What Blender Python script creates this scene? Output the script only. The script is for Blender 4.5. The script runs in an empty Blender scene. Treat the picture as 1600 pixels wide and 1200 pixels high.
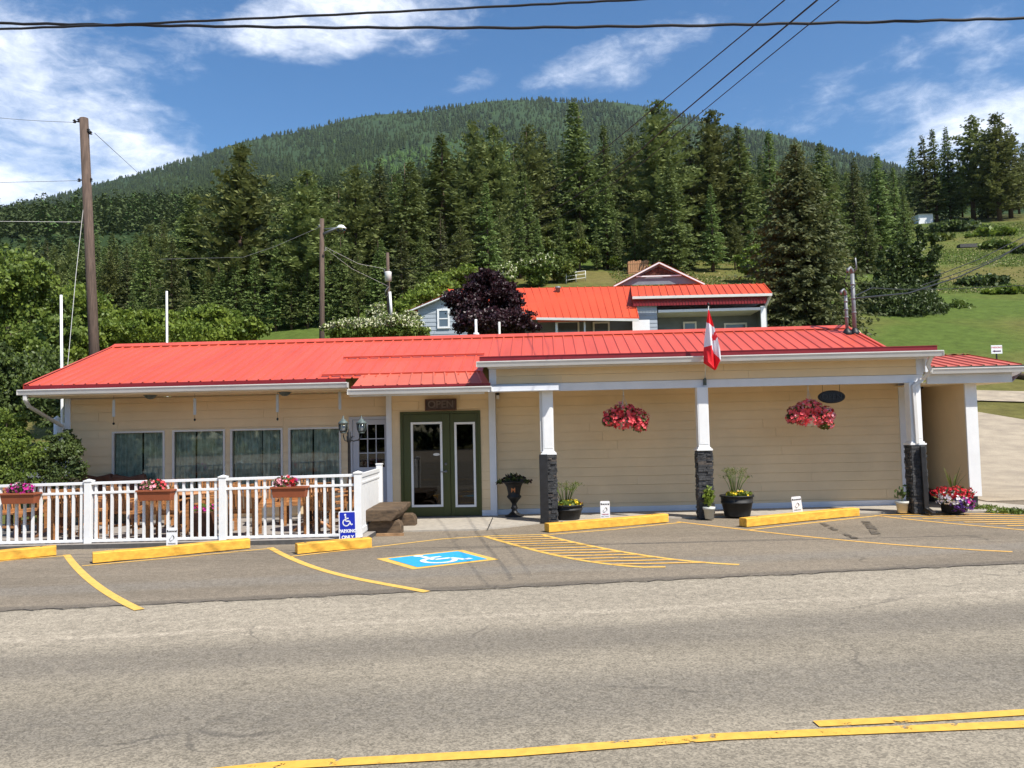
import bpy, bmesh, math, random
import numpy as np
from mathutils import Vector, Matrix
random.seed(7); rng=np.random.default_rng(7)
R_=math.radians
D=bpy.data; SC=bpy.context.scene; COL=SC.collection
# ------------------------------------------------------------ camera, sky, sun, exposure
F=1250.0; EYE=1.85; YAW=2.2; PITCH=3.07; ROLL=1.23; TILT=0.0065
def _cam_axes():
    a,p,r=R_(YAW),R_(PITCH),R_(ROLL)
    f=np.array([-math.sin(a)*math.cos(p),math.cos(a)*math.cos(p),math.sin(p)])
    rt=np.array([math.cos(a),math.sin(a),0.0]); up=np.cross(rt,f)
    return rt*math.cos(r)-up*math.sin(r), up*math.cos(r)+rt*math.sin(r), f
CR,CU,CF=_cam_axes()
cam=D.objects.new('camera',D.cameras.new('camera')); COL.objects.link(cam)
cam.matrix_world=Matrix(((CR[0],CU[0],-CF[0],0),(CR[1],CU[1],-CF[1],0),(CR[2],CU[2],-CF[2],EYE),(0,0,0,1)))
cam.data.sensor_width=36; cam.data.lens=36*F/1600; cam.data.clip_end=9000; cam.data.clip_start=.05
SC.camera=cam
SUN=Vector((.55,-.5,1.0)).normalized()
sl=D.lights.new('sun','SUN'); sl.energy=4.6; sl.angle=R_(.53); sl.color=(1,.95,.87)
so=D.objects.new('sun',sl); COL.objects.link(so); so.rotation_euler=SUN.to_track_quat('Z','Y').to_euler()
SC.view_settings.view_transform='Standard'; SC.view_settings.look='None'
SC.view_settings.exposure=0.6; SC.view_settings.gamma=1
W=D.worlds.new('World'); SC.world=W; W.use_nodes=True
def build_world():
    nt=W.node_tree; N=nt.nodes; Lk=nt.links; N.clear()
    out=N.new('ShaderNodeOutputWorld'); bg=N.new('ShaderNodeBackground'); sky=N.new('ShaderNodeTexSky')
    sky.sky_type='NISHITA'; sky.sun_disc=False; sky.sun_elevation=math.asin(SUN.z); sky.sun_rotation=math.atan2(SUN.x,SUN.y)
    sky.air_density=1.0; sky.dust_density=.6; sky.ozone_density=2.0; sky.altitude=600
    bg.inputs['Strength'].default_value=.105
    tc=N.new('ShaderNodeTexCoord')
    sep=N.new('ShaderNodeSeparateXYZ'); Lk.new(tc.outputs['Generated'],sep.inputs[0])
    def M(op,a,b=None,c=None):
        n=N.new('ShaderNodeMath'); n.operation=op
        for i,v in enumerate((a,b,c)):
            if v is None: continue
            if isinstance(v,(int,float)): n.inputs[i].default_value=v
            else: Lk.new(v,n.inputs[i])
        return n.outputs[0]
    # compass bearing and elevation of a direction of the sky
    az=M('ARCTAN2',sep.outputs[0],sep.outputs[1])
    el=M('ARCSINE',sep.outputs[2])
    comb=N.new('ShaderNodeCombineXYZ'); Lk.new(az,comb.inputs[0]); Lk.new(M('MULTIPLY',el,2.1),comb.inputs[1])
    def noise(scale,detail,rough,dist=0,off=0):
        n=N.new('ShaderNodeTexNoise'); n.inputs['Scale'].default_value=scale; n.inputs['Detail'].default_value=detail
        n.inputs['Roughness'].default_value=rough; n.inputs['Distortion'].default_value=dist
        mp=N.new('ShaderNodeMapping'); mp.inputs['Location'].default_value=(off,off*.7,0)
        Lk.new(comb.outputs[0],mp.inputs[0]); Lk.new(mp.outputs[0],n.inputs[0]); return n.outputs[0]
    n1=noise(7,9,.62,.3,3.1); n2=noise(30,6,.65,.5,1.7); n3=noise(2.2,3,.5,0,9.0)
    nn=M('ADD',M('MULTIPLY',n1,.72),M('MULTIPLY',n2,.28))
    def bank(x,y,rx,ry,tilt,amp):
        d=CF+CR*(x-800)/F-CU*(y-600)/F; a0=math.atan2(d[0],d[1]); e0=math.asin(d[2]/np.linalg.norm(d))
        da=M('SUBTRACT',az,a0); de=M('SUBTRACT',el,e0); c,s=math.cos(tilt),math.sin(tilt)
        u=M('DIVIDE',M('ADD',M('MULTIPLY',da,c),M('MULTIPLY',de,s)),rx/F)
        v=M('DIVIDE',M('SUBTRACT',M('MULTIPLY',de,c),M('MULTIPLY',da,s)),ry/F)
        r=M('ADD',M('MULTIPLY',u,u),M('MULTIPLY',v,v))
        return M('MULTIPLY',M('MAXIMUM',M('SUBTRACT',1.0,r),0.0),amp)
    tot=None
    for b in ((20,130,340,175,-.2,.85),(-60,290,420,120,0,1.0),(560,28,310,75,.12,1.0),(470,45,120,60,.0,.5),(1000,80,290,52,.33,.66),(800,120,150,40,.2,.35),
              (1510,78,240,52,.1,.5),(1430,195,300,62,-.12,.55),(1640,240,240,90,0,.7),(730,130,60,26,.2,.45),(1290,110,190,45,.1,.35),(-900,200,700,300,0,.7),(2500,200,800,300,0,.7)):
        k=bank(*b); tot=k if tot is None else M('ADD',tot,k)
    far=M('MULTIPLY',M('GREATER_THAN',M('ABSOLUTE',az),1.2),M('MULTIPLY',n3,.9))
    tot=M('ADD',tot,far)
    cov=M('ADD',nn,M('MULTIPLY',M('SUBTRACT',M('MINIMUM',tot,1.0),.62),.42))
    mr=N.new('ShaderNodeMapRange'); mr.interpolation_type='SMOOTHSTEP'; Lk.new(cov,mr.inputs[0])
    mr.inputs[1].default_value=.38; mr.inputs[2].default_value=.86; mr.inputs[3].default_value=0; mr.inputs[4].default_value=.80
    mix=N.new('ShaderNodeMix'); mix.data_type='RGBA'; Lk.new(mr.outputs[0],mix.inputs[0])
    hs=N.new('ShaderNodeHueSaturation'); hs.inputs['Saturation'].default_value=1.28; hs.inputs['Value'].default_value=1.0
    Lk.new(sky.outputs[0],hs.inputs['Color']); Lk.new(hs.outputs[0],mix.inputs['A'])
    cr=N.new('ShaderNodeMix'); cr.data_type='RGBA'; Lk.new(n2,cr.inputs[0])
    cr.inputs['A'].default_value=(7.6,8.0,9.0,1); cr.inputs['B'].default_value=(11.5,11.6,12,1)
    Lk.new(cr.outputs['Result'],mix.inputs['B']); Lk.new(mix.outputs['Result'],bg.inputs['Color']); Lk.new(bg.outputs[0],out.inputs[0])
build_world()
SC.cycles.max_bounces=8; SC.cycles.diffuse_bounces=3; SC.cycles.transparent_max_bounces=16; SC.cycles.use_denoising=True
SC.cycles.volume_bounces=0; SC.cycles.caustics_reflective=False; SC.cycles.caustics_refractive=False
# ------------------------------------------------------------ survey helpers: where a sight line meets the ground or a wall plane
CAM=np.array([0,0,EYE])
def ray(x,y): return CF+CR*(x-800)/F-CU*(y-600)/F
def G(x,y,h=0.0):
    d=ray(x,y); t=(h-EYE)/(d[2]-TILT*d[0]); p=CAM+d*t; return Vector(p)
def P(x,y,Y):
    d=ray(x,y); return Vector(CAM+d*(Y/d[1]))
def gz(X): return TILT*X
ZP=[(-400,0),(21,0),(24,.3),(36,2.1),(45,4.5),(60,9),(80,15),(107,23.5),(140,35),(200,52),(250,66)]
RID=[(-900,470),(-500,420),(-200,355),(0,320),(100,297),(200,270),(300,241),(370,219),(450,199),(550,179),(650,166),(750,154),(850,148),(950,152),(1050,168),(1130,188),(1200,202),(1300,226),(1400,252),(1450,275),(1600,330),(1900,400),(2600,470)]
_rid_u=[];_rid_e=[]
for _x,_y in RID:
    d=ray(_x,_y+8); _rid_u.append(d[0]/d[1]); _rid_e.append(d[2]/d[1])
def height(X,Y):
    X=np.asarray(X,float);Y=np.asarray(Y,float)
    near=np.interp(Y,[p[0] for p in ZP],[p[1] for p in ZP])
    near=near*(1+.03*np.sin(X*.05+Y*.02)*np.clip((Y-30)/60,0,1))
    near=near+TILT*X*np.clip(1-(Y-20)/60,0,1)
    near=near-np.clip((-X-14)/60,0,1)*near*.25
    Yc=np.maximum(Y,30); u=X/Yc
    er=np.interp(u,_rid_u,_rid_e); e0=(66-EYE)/250
    t=np.clip((Y-250)/2150,0,1)
    e=e0+(er-e0)*(t*.35+.65*t**.6)
    e=np.where(er<e0,e0+(er-e0)*np.clip((Y-250)/500,0,1),e)
    far=EYE+e*Yc
    far=np.where(Y>2400,EYE+er*2400-(Y-2400)*.25,far)
    return np.where(Y<250,near,far)
def hz(X,Y): return float(height(X,Y))
def T(x,y,lo=22,hi=2400):
    "point of the hillside that a sight line meets"
    d=ray(x,y); Yp=lo
    while Yp<hi:
        p=CAM+d*(Yp/d[1])
        if p[2]<hz(p[0],Yp): break
        Yp*=1.01
    return Vector((p[0],Yp,hz(p[0],Yp)))
# ------------------------------------------------------------ mesh helpers
class MB:
    def __init__(s): s.v=[];s.f=[];s.m=[];s.s=[]
    def add(s,vs,fs,mi=0,sm=False):
        b=len(s.v); s.v+= [tuple(p) for p in vs]; s.f+=[tuple(b+i for i in f) for f in fs]; s.m+=[mi]*len(fs); s.s+=[sm]*len(fs)
    def box(s,x0,x1,y0,y1,z0,z1,mi=0):
        s.add([(x0,y0,z0),(x1,y0,z0),(x1,y1,z0),(x0,y1,z0),(x0,y0,z1),(x1,y0,z1),(x1,y1,z1),(x0,y1,z1)],
              [(0,3,2,1),(4,5,6,7),(0,1,5,4),(1,2,6,5),(2,3,7,6),(3,0,4,7)],mi)
    def obox(s,c,size,M=None,mi=0):
        a,b,d=[t/2 for t in size]; M=M or Matrix.Identity(3); c=Vector(c)
        s.add([c+M@Vector(p) for p in ((-a,-b,-d),(a,-b,-d),(a,b,-d),(-a,b,-d),(-a,-b,d),(a,-b,d),(a,b,d),(-a,b,d))],
              [(0,3,2,1),(4,5,6,7),(0,1,5,4),(1,2,6,5),(2,3,7,6),(3,0,4,7)],mi)
    def beam(s,a,b,w,h,mi=0,up=(0,0,1)):
        a,b=Vector(a),Vector(b); d=b-a; x=d.normalized(); y=Vector(up).cross(x)
        if y.length<1e-4: y=Vector((0,1,0)).cross(x)
        y.normalize(); z=x.cross(y); M=Matrix((x,y,z)).transposed(); s.obox((a+b)/2,(d.length,w,h),M,mi)
    def quad(s,a,b,c,d,mi=0): s.add([a,b,c,d],[(0,1,2,3)],mi)
    def tube(s,pts,r,n=8,mi=0,cap=True,sm=True):
        pts=[Vector(p) for p in pts]; k=len(pts); rs=r if isinstance(r,(list,tuple)) else [r]*k
        vs=[]; ref=None
        for i,p in enumerate(pts):
            t=(pts[min(i+1,k-1)]-pts[max(i-1,0)]).normalized()
            if ref is None: ref=Vector((0,0,1)) if abs(t.z)<.9 else Vector((1,0,0))
            u=t.cross(ref).normalized(); w=t.cross(u).normalized(); ref=-(w.cross(t)) if False else ref
            for j in range(n):
                a=2*math.pi*j/n; vs.append(p+(u*math.cos(a)+w*math.sin(a))*rs[i])
        fs=[(i*n+j,(i+1)*n+j,(i+1)*n+(j+1)%n,i*n+(j+1)%n) for i in range(k-1) for j in range(n)]
        s.add(vs,fs,mi,sm)
        if cap: b=len(s.v)-len(vs); s.f+=[tuple(b+j for j in range(n)),tuple(b+(k-1)*n+j for j in reversed(range(n)))]; s.m+=[mi]*2; s.s+=[False]*2
    def lathe(s,prof,c,n=20,mi=0,sx=1,sy=1):
        c=Vector(c); vs=[]; k=len(prof)
        for r,z in prof:
            for j in range(n):
                a=2*math.pi*j/n; vs.append(c+Vector((math.cos(a)*r*sx,math.sin(a)*r*sy,z)))
        fs=[(i*n+j,i*n+(j+1)%n,(i+1)*n+(j+1)%n,(i+1)*n+j) for i in range(k-1) for j in range(n)]
        s.add(vs,fs,mi,True)
        b=len(s.v)-len(vs); s.f+=[tuple(b+j for j in reversed(range(n))),tuple(b+(k-1)*n+j for j in range(n))]; s.m+=[mi]*2; s.s+=[False]*2
    def prism(s,poly,y0,y1,mi=0,plane='xz'):
        n=len(poly)
        mk={'xz':lambda p,d:(p[0],d,p[1]),'xy':lambda p,d:(p[0],p[1],d),'yz':lambda p,d:(d,p[0],p[1])}[plane]
        vs=[mk(p,y0) for p in poly]+[mk(p,y1) for p in poly]
        fs=[tuple(range(n)),tuple(reversed(range(n,2*n)))]+[(i,i+n,(i+1)%n+n,(i+1)%n) for i in range(n)]
        s.add(vs,fs,mi)
    def build(s,name,mats,parent=None,bevel=0,fix=True):
        me=D.meshes.new(name); me.from_pydata(s.v,[],s.f)
        for m in (mats if isinstance(mats,(list,tuple)) else [mats]): me.materials.append(m)
        me.polygons.foreach_set('material_index',s.m); me.polygons.foreach_set('use_smooth',s.s)
        if fix and len(s.f)<60000:
            bm=bmesh.new(); bm.from_mesh(me); bmesh.ops.recalc_face_normals(bm,faces=bm.faces); bm.to_mesh(me); bm.free()
        me.update()
        o=D.objects.new(name,me); COL.objects.link(o)
        if parent: o.parent=parent; o.matrix_parent_inverse=Matrix.Translation(-parent.location)
        if bevel:
            b=o.modifiers.new('b','BEVEL'); b.width=bevel; b.segments=2; b.limit_method='ANGLE'
        return o
def fastmesh(name,V,Q,mats,mi=None,parent=None,k=4):
    "V (n,3), Q (m,k) numpy"
    me=D.meshes.new(name); me.vertices.add(len(V)); me.vertices.foreach_set('co',np.asarray(V,np.float32).ravel())
    me.loops.add(Q.size); me.loops.foreach_set('vertex_index',Q.astype(np.int32).ravel())
    me.polygons.add(len(Q)); me.polygons.foreach_set('loop_start',np.arange(0,Q.size,k,dtype=np.int32))
    for m in (mats if isinstance(mats,(list,tuple)) else [mats]): me.materials.append(m)
    if mi is not None: me.polygons.foreach_set('material_index',np.asarray(mi,np.int32))
    me.update(calc_edges=True); me.validate()
    o=D.objects.new(name,me); COL.objects.link(o)
    if parent: o.parent=parent; o.matrix_parent_inverse=Matrix.Translation(-parent.location)
    return o
def tag(o,label=None,cat=None,group=None,kind=None):
    if label: o['label']=label
    if cat: o['category']=cat
    if group: o['group']=group
    if kind: o['kind']=kind
    return o
def empty(name,loc,label,cat,group=None):
    o=D.objects.new(name,None); COL.objects.link(o); o.location=loc; return tag(o,label,cat,group)
def dup(root,loc,label,rz=0,sc=1,group=None):
    r=root.copy(); COL.objects.link(r); r.location=loc; r.rotation_euler=(0,0,rz); r.scale=(sc,sc,sc) if not isinstance(sc,tuple) else sc
    r['label']=label
    if group: r['group']=group
    for ch in list(root.children):
        c=ch.copy(); COL.objects.link(c); c.parent=r
        for g in ch.children:
            d=g.copy(); COL.objects.link(d); d.parent=c
    return r
# ------------------------------------------------------------ materials
def mat(name,col,rough=.6,var=.12,scale=6,spec=.4,col2=None,bump=0,bscale=40,metal=0,stretch=None,detail=5,objrand=0,sheen=0,trans=0):
    m=D.materials.new(name); m.use_nodes=True; nt=m.node_tree; N=nt.nodes; Lk=nt.links; b=N['Principled BSDF']
    b.inputs['Roughness'].default_value=rough; b.inputs['Specular IOR Level'].default_value=spec; b.inputs['Metallic'].default_value=metal
    tc=N.new('ShaderNodeTexCoord'); src=tc.outputs['Object']
    if stretch:
        mp=N.new('ShaderNodeMapping'); mp.inputs['Scale'].default_value=stretch; Lk.new(src,mp.inputs[0]); src=mp.outputs[0]
    n=N.new('ShaderNodeTexNoise'); n.inputs['Scale'].default_value=scale; n.inputs['Detail'].default_value=detail; n.inputs['Roughness'].default_value=.6; Lk.new(src,n.inputs[0])
    mx=N.new('ShaderNodeMix'); mx.data_type='RGBA'
    c2=col2 or tuple(max(0,c*(1-2*var)) for c in col)
    c1=col if col2 else tuple(min(1,c*(1+var)) for c in col)
    mx.inputs['A'].default_value=(*c1,1); mx.inputs['B'].default_value=(*c2,1)
    cr=N.new('ShaderNodeMapRange'); cr.inputs[1].default_value=.32; cr.inputs[2].default_value=.68; Lk.new(n.outputs[0],cr.inputs[0]); Lk.new(cr.outputs[0],mx.inputs[0])
    res=mx.outputs['Result']
    if objrand:
        oi=N.new('ShaderNodeObjectInfo'); hs=N.new('ShaderNodeHueSaturation'); Lk.new(res,hs.inputs['Color'])
        a=N.new('ShaderNodeMapRange'); a.inputs[3].default_value=1-objrand; a.inputs[4].default_value=1+objrand; Lk.new(oi.outputs['Random'],a.inputs[0]); Lk.new(a.outputs[0],hs.inputs['Value'])
        a2=N.new('ShaderNodeMapRange'); a2.inputs[3].default_value=.485; a2.inputs[4].default_value=.512; Lk.new(oi.outputs['Random'],a2.inputs[0]); Lk.new(a2.outputs[0],hs.inputs['Hue'])
        res=hs.outputs[0]
    Lk.new(res,b.inputs['Base Color'])
    if bump:
        n2=N.new('ShaderNodeTexNoise'); n2.inputs['Scale'].default_value=bscale; n2.inputs['Detail'].default_value=4; Lk.new(src,n2.inputs[0])
        bp=N.new('ShaderNodeBump'); bp.inputs['Strength'].default_value=bump; bp.inputs['Distance'].default_value=.02; Lk.new(n2.outputs[0],bp.inputs['Height']); Lk.new(bp.outputs[0],b.inputs['Normal'])
    if trans:
        tr=N.new('ShaderNodeBsdfTranslucent'); Lk.new(res,tr.inputs[0]); ms=N.new('ShaderNodeMixShader'); ms.inputs[0].default_value=trans
        Lk.new(b.outputs[0],ms.inputs[1]); Lk.new(tr.outputs[0],ms.inputs[2]); Lk.new(ms.outputs[0],N['Material Output'].inputs[0])
    return m
def glass(name,tint=.35,rough=.02):
    m=D.materials.new(name); m.use_nodes=True; nt=m.node_tree; N=nt.nodes; Lk=nt.links; N.remove(N['Principled BSDF'])
    t=N.new('ShaderNodeBsdfTransparent'); t.inputs[0].default_value=(tint,tint*1.05,tint,1); g=N.new('ShaderNodeBsdfGlossy'); g.inputs['Roughness'].default_value=rough
    fr=N.new('ShaderNodeFresnel'); fr.inputs[0].default_value=1.5; ad=N.new('ShaderNodeMath'); ad.operation='MULTIPLY_ADD'; ad.inputs[1].default_value=1.0; ad.inputs[2].default_value=.02; Lk.new(fr.outputs[0],ad.inputs[0])
    ms=N.new('ShaderNodeMixShader'); Lk.new(ad.outputs[0],ms.inputs[0]); Lk.new(t.outputs[0],ms.inputs[1]); Lk.new(g.outputs[0],ms.inputs[2]); Lk.new(ms.outputs[0],N['Material Output'].inputs[0]); return m
M_={}
def mk():
    a=M_
    a['cream']=mat('cream_siding',(.78,.60,.37),.55,.04,1.2,.25,bump=.06,bscale=60)
    a['cream_light']=mat('cream_panel',(.80,.66,.44),.55,.04,1.2,.25)
    a['white']=mat('white_paint',(.80,.80,.79),.4,.03,3,.4)
    a['trimwhite']=mat('white_trim',(.72,.74,.78),.45,.03,3,.35)
    a['gutter']=mat('gutter_enamel',(.66,.64,.60),.35,.04,2,.5)
    a['roof']=mat('red_roof_sheet',(.60,.088,.046),.40,.09,.7,.5,bump=.12,bscale=1.1,stretch=(3,.5,.5))
    a['roofdark']=mat('dark_red_trim',(.22,.014,.02),.45,.06,3,.4)
    a['porchroof']=mat('pale_red_sheet',(.55,.13,.085),.5,.06,2,.4)  # paler, pinker red than the main roof sheet
    a['green']=mat('green_door_paint',(.062,.072,.017),.45,.05,2,.4)
    a['greydoor']=mat('grey_white_door',(.50,.50,.52),.5,.03,2,.35)
    a['black']=mat('black_iron',(.012,.012,.013),.5,.2,12,.4)
    a['blackgloss']=mat('black_plastic',(.02,.02,.022),.35,.2,12,.5)
    a['stone']=mat('dark_ledgestone',(.085,.085,.085),.75,.2,14,.3,col2=(.03,.03,.032),bump=.6,bscale=35)
    a['stone2']=mat('brown_ledgestone',(.12,.10,.085),.75,.2,14,.3,bump=.6,bscale=35)
    a['mortar']=mat('dark_mortar',(.015,.015,.015),.9,.1)
    a['concrete']=mat('pale_concrete',(.40,.36,.30),.85,.1,9,.25,bump=.2,bscale=120,detail=8)
    a['deckc']=mat('deck_concrete',(.30,.27,.24),.85,.1,5,.25,bump=.15,bscale=90)
    a['kerb']=mat('dark_step_edge',(.10,.095,.09),.85,.15,6,.25)
    a['yellow']=mat('yellow_timber',(.80,.43,.06),.6,.14,2,.3,stretch=(1,8,8),bump=.25,bscale=14)
    a['wood']=mat('patio_cedar',(.42,.19,.07),.55,.2,3,.35,stretch=(2,2,14),bump=.1)
    a['wood2']=mat('table_wood',(.50,.25,.12),.5,.15,3,.35,stretch=(10,2,2))
    a['darkwood']=mat('dark_wicker',(.13,.055,.03),.6,.2,8,.35)
    a['log']=mat('weathered_timber',(.17,.115,.07),.8,.3,2.5,.25,col2=(.055,.04,.028),stretch=(2,6,6),bump=.5,bscale=16)
    a['pole']=mat('pole_wood',(.15,.105,.08),.85,.25,3,.2,col2=(.07,.05,.04),stretch=(8,8,.6),bump=.4,bscale=20)
    a['metal']=mat('galvanised_metal',(.20,.21,.22),.5,.08,6,.5,metal=.15)
    a['greymetal']=mat('grey_lantern',(.10,.13,.12),.45,.2,20,.5)
    a['terracotta']=mat('brown_planter',(.30,.085,.035),.6,.06,4,.4)
    a['blackpot']=mat('black_tub',(.022,.022,.022),.6,.2,8,.35,stretch=(1,1,.3))
    a['whitepot']=mat('white_pot',(.62,.62,.56),.5,.05,6,.4)
    a['wire']=mat('black_cable',(.02,.02,.022),.6,.1,5,.3)
    a['wirel']=mat('grey_cable',(.14,.14,.14),.6,.1,5,.3)
    a['blue']=mat('blue_sign',(.012,.03,.42),.4,.03,5,.4)
    a['signw']=mat('white_sign',(.85,.85,.86),.4,.02,5,.4)
    a['signk']=mat('black_ink',(.03,.03,.03),.5,.1)
    a['redink']=mat('red_ink',(.55,.03,.05),.5,.1)
    a['tan']=mat('tan_lettering',(.15,.115,.10),.6,.1)
    a['orange']=mat('orange_letter',(.70,.25,.08),.5,.05)
    a['signwood']=mat('dark_signboard',(.075,.05,.045),.7,.3,10,.3)
    a['grey']=mat('grey_siding',(.20,.235,.265),.6,.06,2,.3)
    a['greyl']=mat('pale_grey_siding',(.36,.40,.44),.6,.05,2,.3)
    a['redfar']=mat('orange_red_roof',(.60,.075,.025),.5,.04,.6,.4)
    a['shingle']=mat('brown_shingles',(.12,.045,.03),.8,.4,12,.2)
    a['curtain']=mat('patterned_curtain',(.76,.75,.68),.9,.3,7,.1,col2=(.34,.36,.32),detail=8)
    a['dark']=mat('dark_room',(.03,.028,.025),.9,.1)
    a['glass']=glass('window_glass',.95); a['dglass']=glass('door_glass',.3); a['lglass']=glass('lantern_glass',.75,.08)
    a['flagr']=mat('flag_red',(.80,.02,.03),.7,.04,trans=.25); a['flagw']=mat('flag_white',(.82,.82,.86),.7,.03,trans=.25)
    # plants
    lf=dict(rough=.5,spec=.3)
    a['fir']=mat('fir_needles',(.190,.245,.070),.6,0,.9,.25,col2=(.085,.12,.038),objrand=.28,detail=6,trans=.3)
    a['pine']=mat('pine_needles',(.215,.245,.078),.6,0,.9,.25,col2=(.10,.125,.042),objrand=.25,detail=6,trans=.3)
    a['spruce']=mat('spruce_needles',(.150,.170,.060),.6,0,1.3,.25,col2=(.06,.075,.03),objrand=.1,trans=.3)
    a['bark']=mat('conifer_bark',(.11,.075,.055),.9,.25,6,.15,stretch=(4,4,.6))
    a['leaf']=mat('bright_leaves',(.24,.30,.04),.5,0,1.2,.3,col2=(.10,.16,.025),trans=.3)
    a['leaf2']=mat('mid_leaves',(.18,.235,.04),.5,0,1.5,.3,col2=(.075,.12,.022),trans=.25)
    a['leafd']=mat('dark_leaves',(.095,.13,.032),.5,0,2,.3,col2=(.04,.062,.018),trans=.15)
    a['leafy']=mat('yellowish_leaves',(.19,.21,.04),.5,0,.8,.3,col2=(.07,.11,.025),trans=.3)
    a['plum']=mat('plum_leaves',(.050,.014,.018),.45,0,1.5,.4,col2=(.015,.006,.009),trans=.1)
    a['blossom']=mat('cream_blossom',(.60,.60,.38),.7,.1)
    a['treebark']=mat('tree_bark',(.12,.09,.065),.9,.25,6,.15)
    a['pink']=mat('pink_petal',(.95,.40,.45),.6,.1,9,.3,trans=.2); a['coral']=mat('coral_petal',(.92,.13,.15),.6,.12,9,.3,trans=.2)
    a['magenta']=mat('magenta_petal',(.62,.03,.32),.6,.1,9,.3,trans=.2); a['redp']=mat('red_petal',(.62,.02,.035),.6,.15,9,.3,trans=.2)
    a['whitep']=mat('white_petal',(.80,.74,.78),.6,.05,9,.3,trans=.2); a['purple']=mat('purple_petal',(.14,.05,.30),.6,.1,9,.3,trans=.2)
    a['yellowp']=mat('yellow_petal',(.85,.62,.03),.6,.08,9,.3,trans=.2); a['straw']=mat('dry_straw',(.45,.38,.18),.8,.2,9)
    a['mountain']=mat('forest_floor',(.045,.075,.028),.95,.2,.02,.1,col2=(.028,.05,.02))
    a['farfir']=mat('far_conifers',(.036,.056,.014),.8,0,.02,.15,col2=(.011,.021,.007),detail=8)
    a['slopefir']=mat('slope_conifers',(.095,.125,.042),.8,0,.05,.15,col2=(.045,.066,.025),detail=8,trans=.2)
    a['farleaf']=mat('far_broadleaf',(.075,.135,.035),.8,0,.02,.15,col2=(.04,.075,.02))
mk()
m=M_
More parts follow.
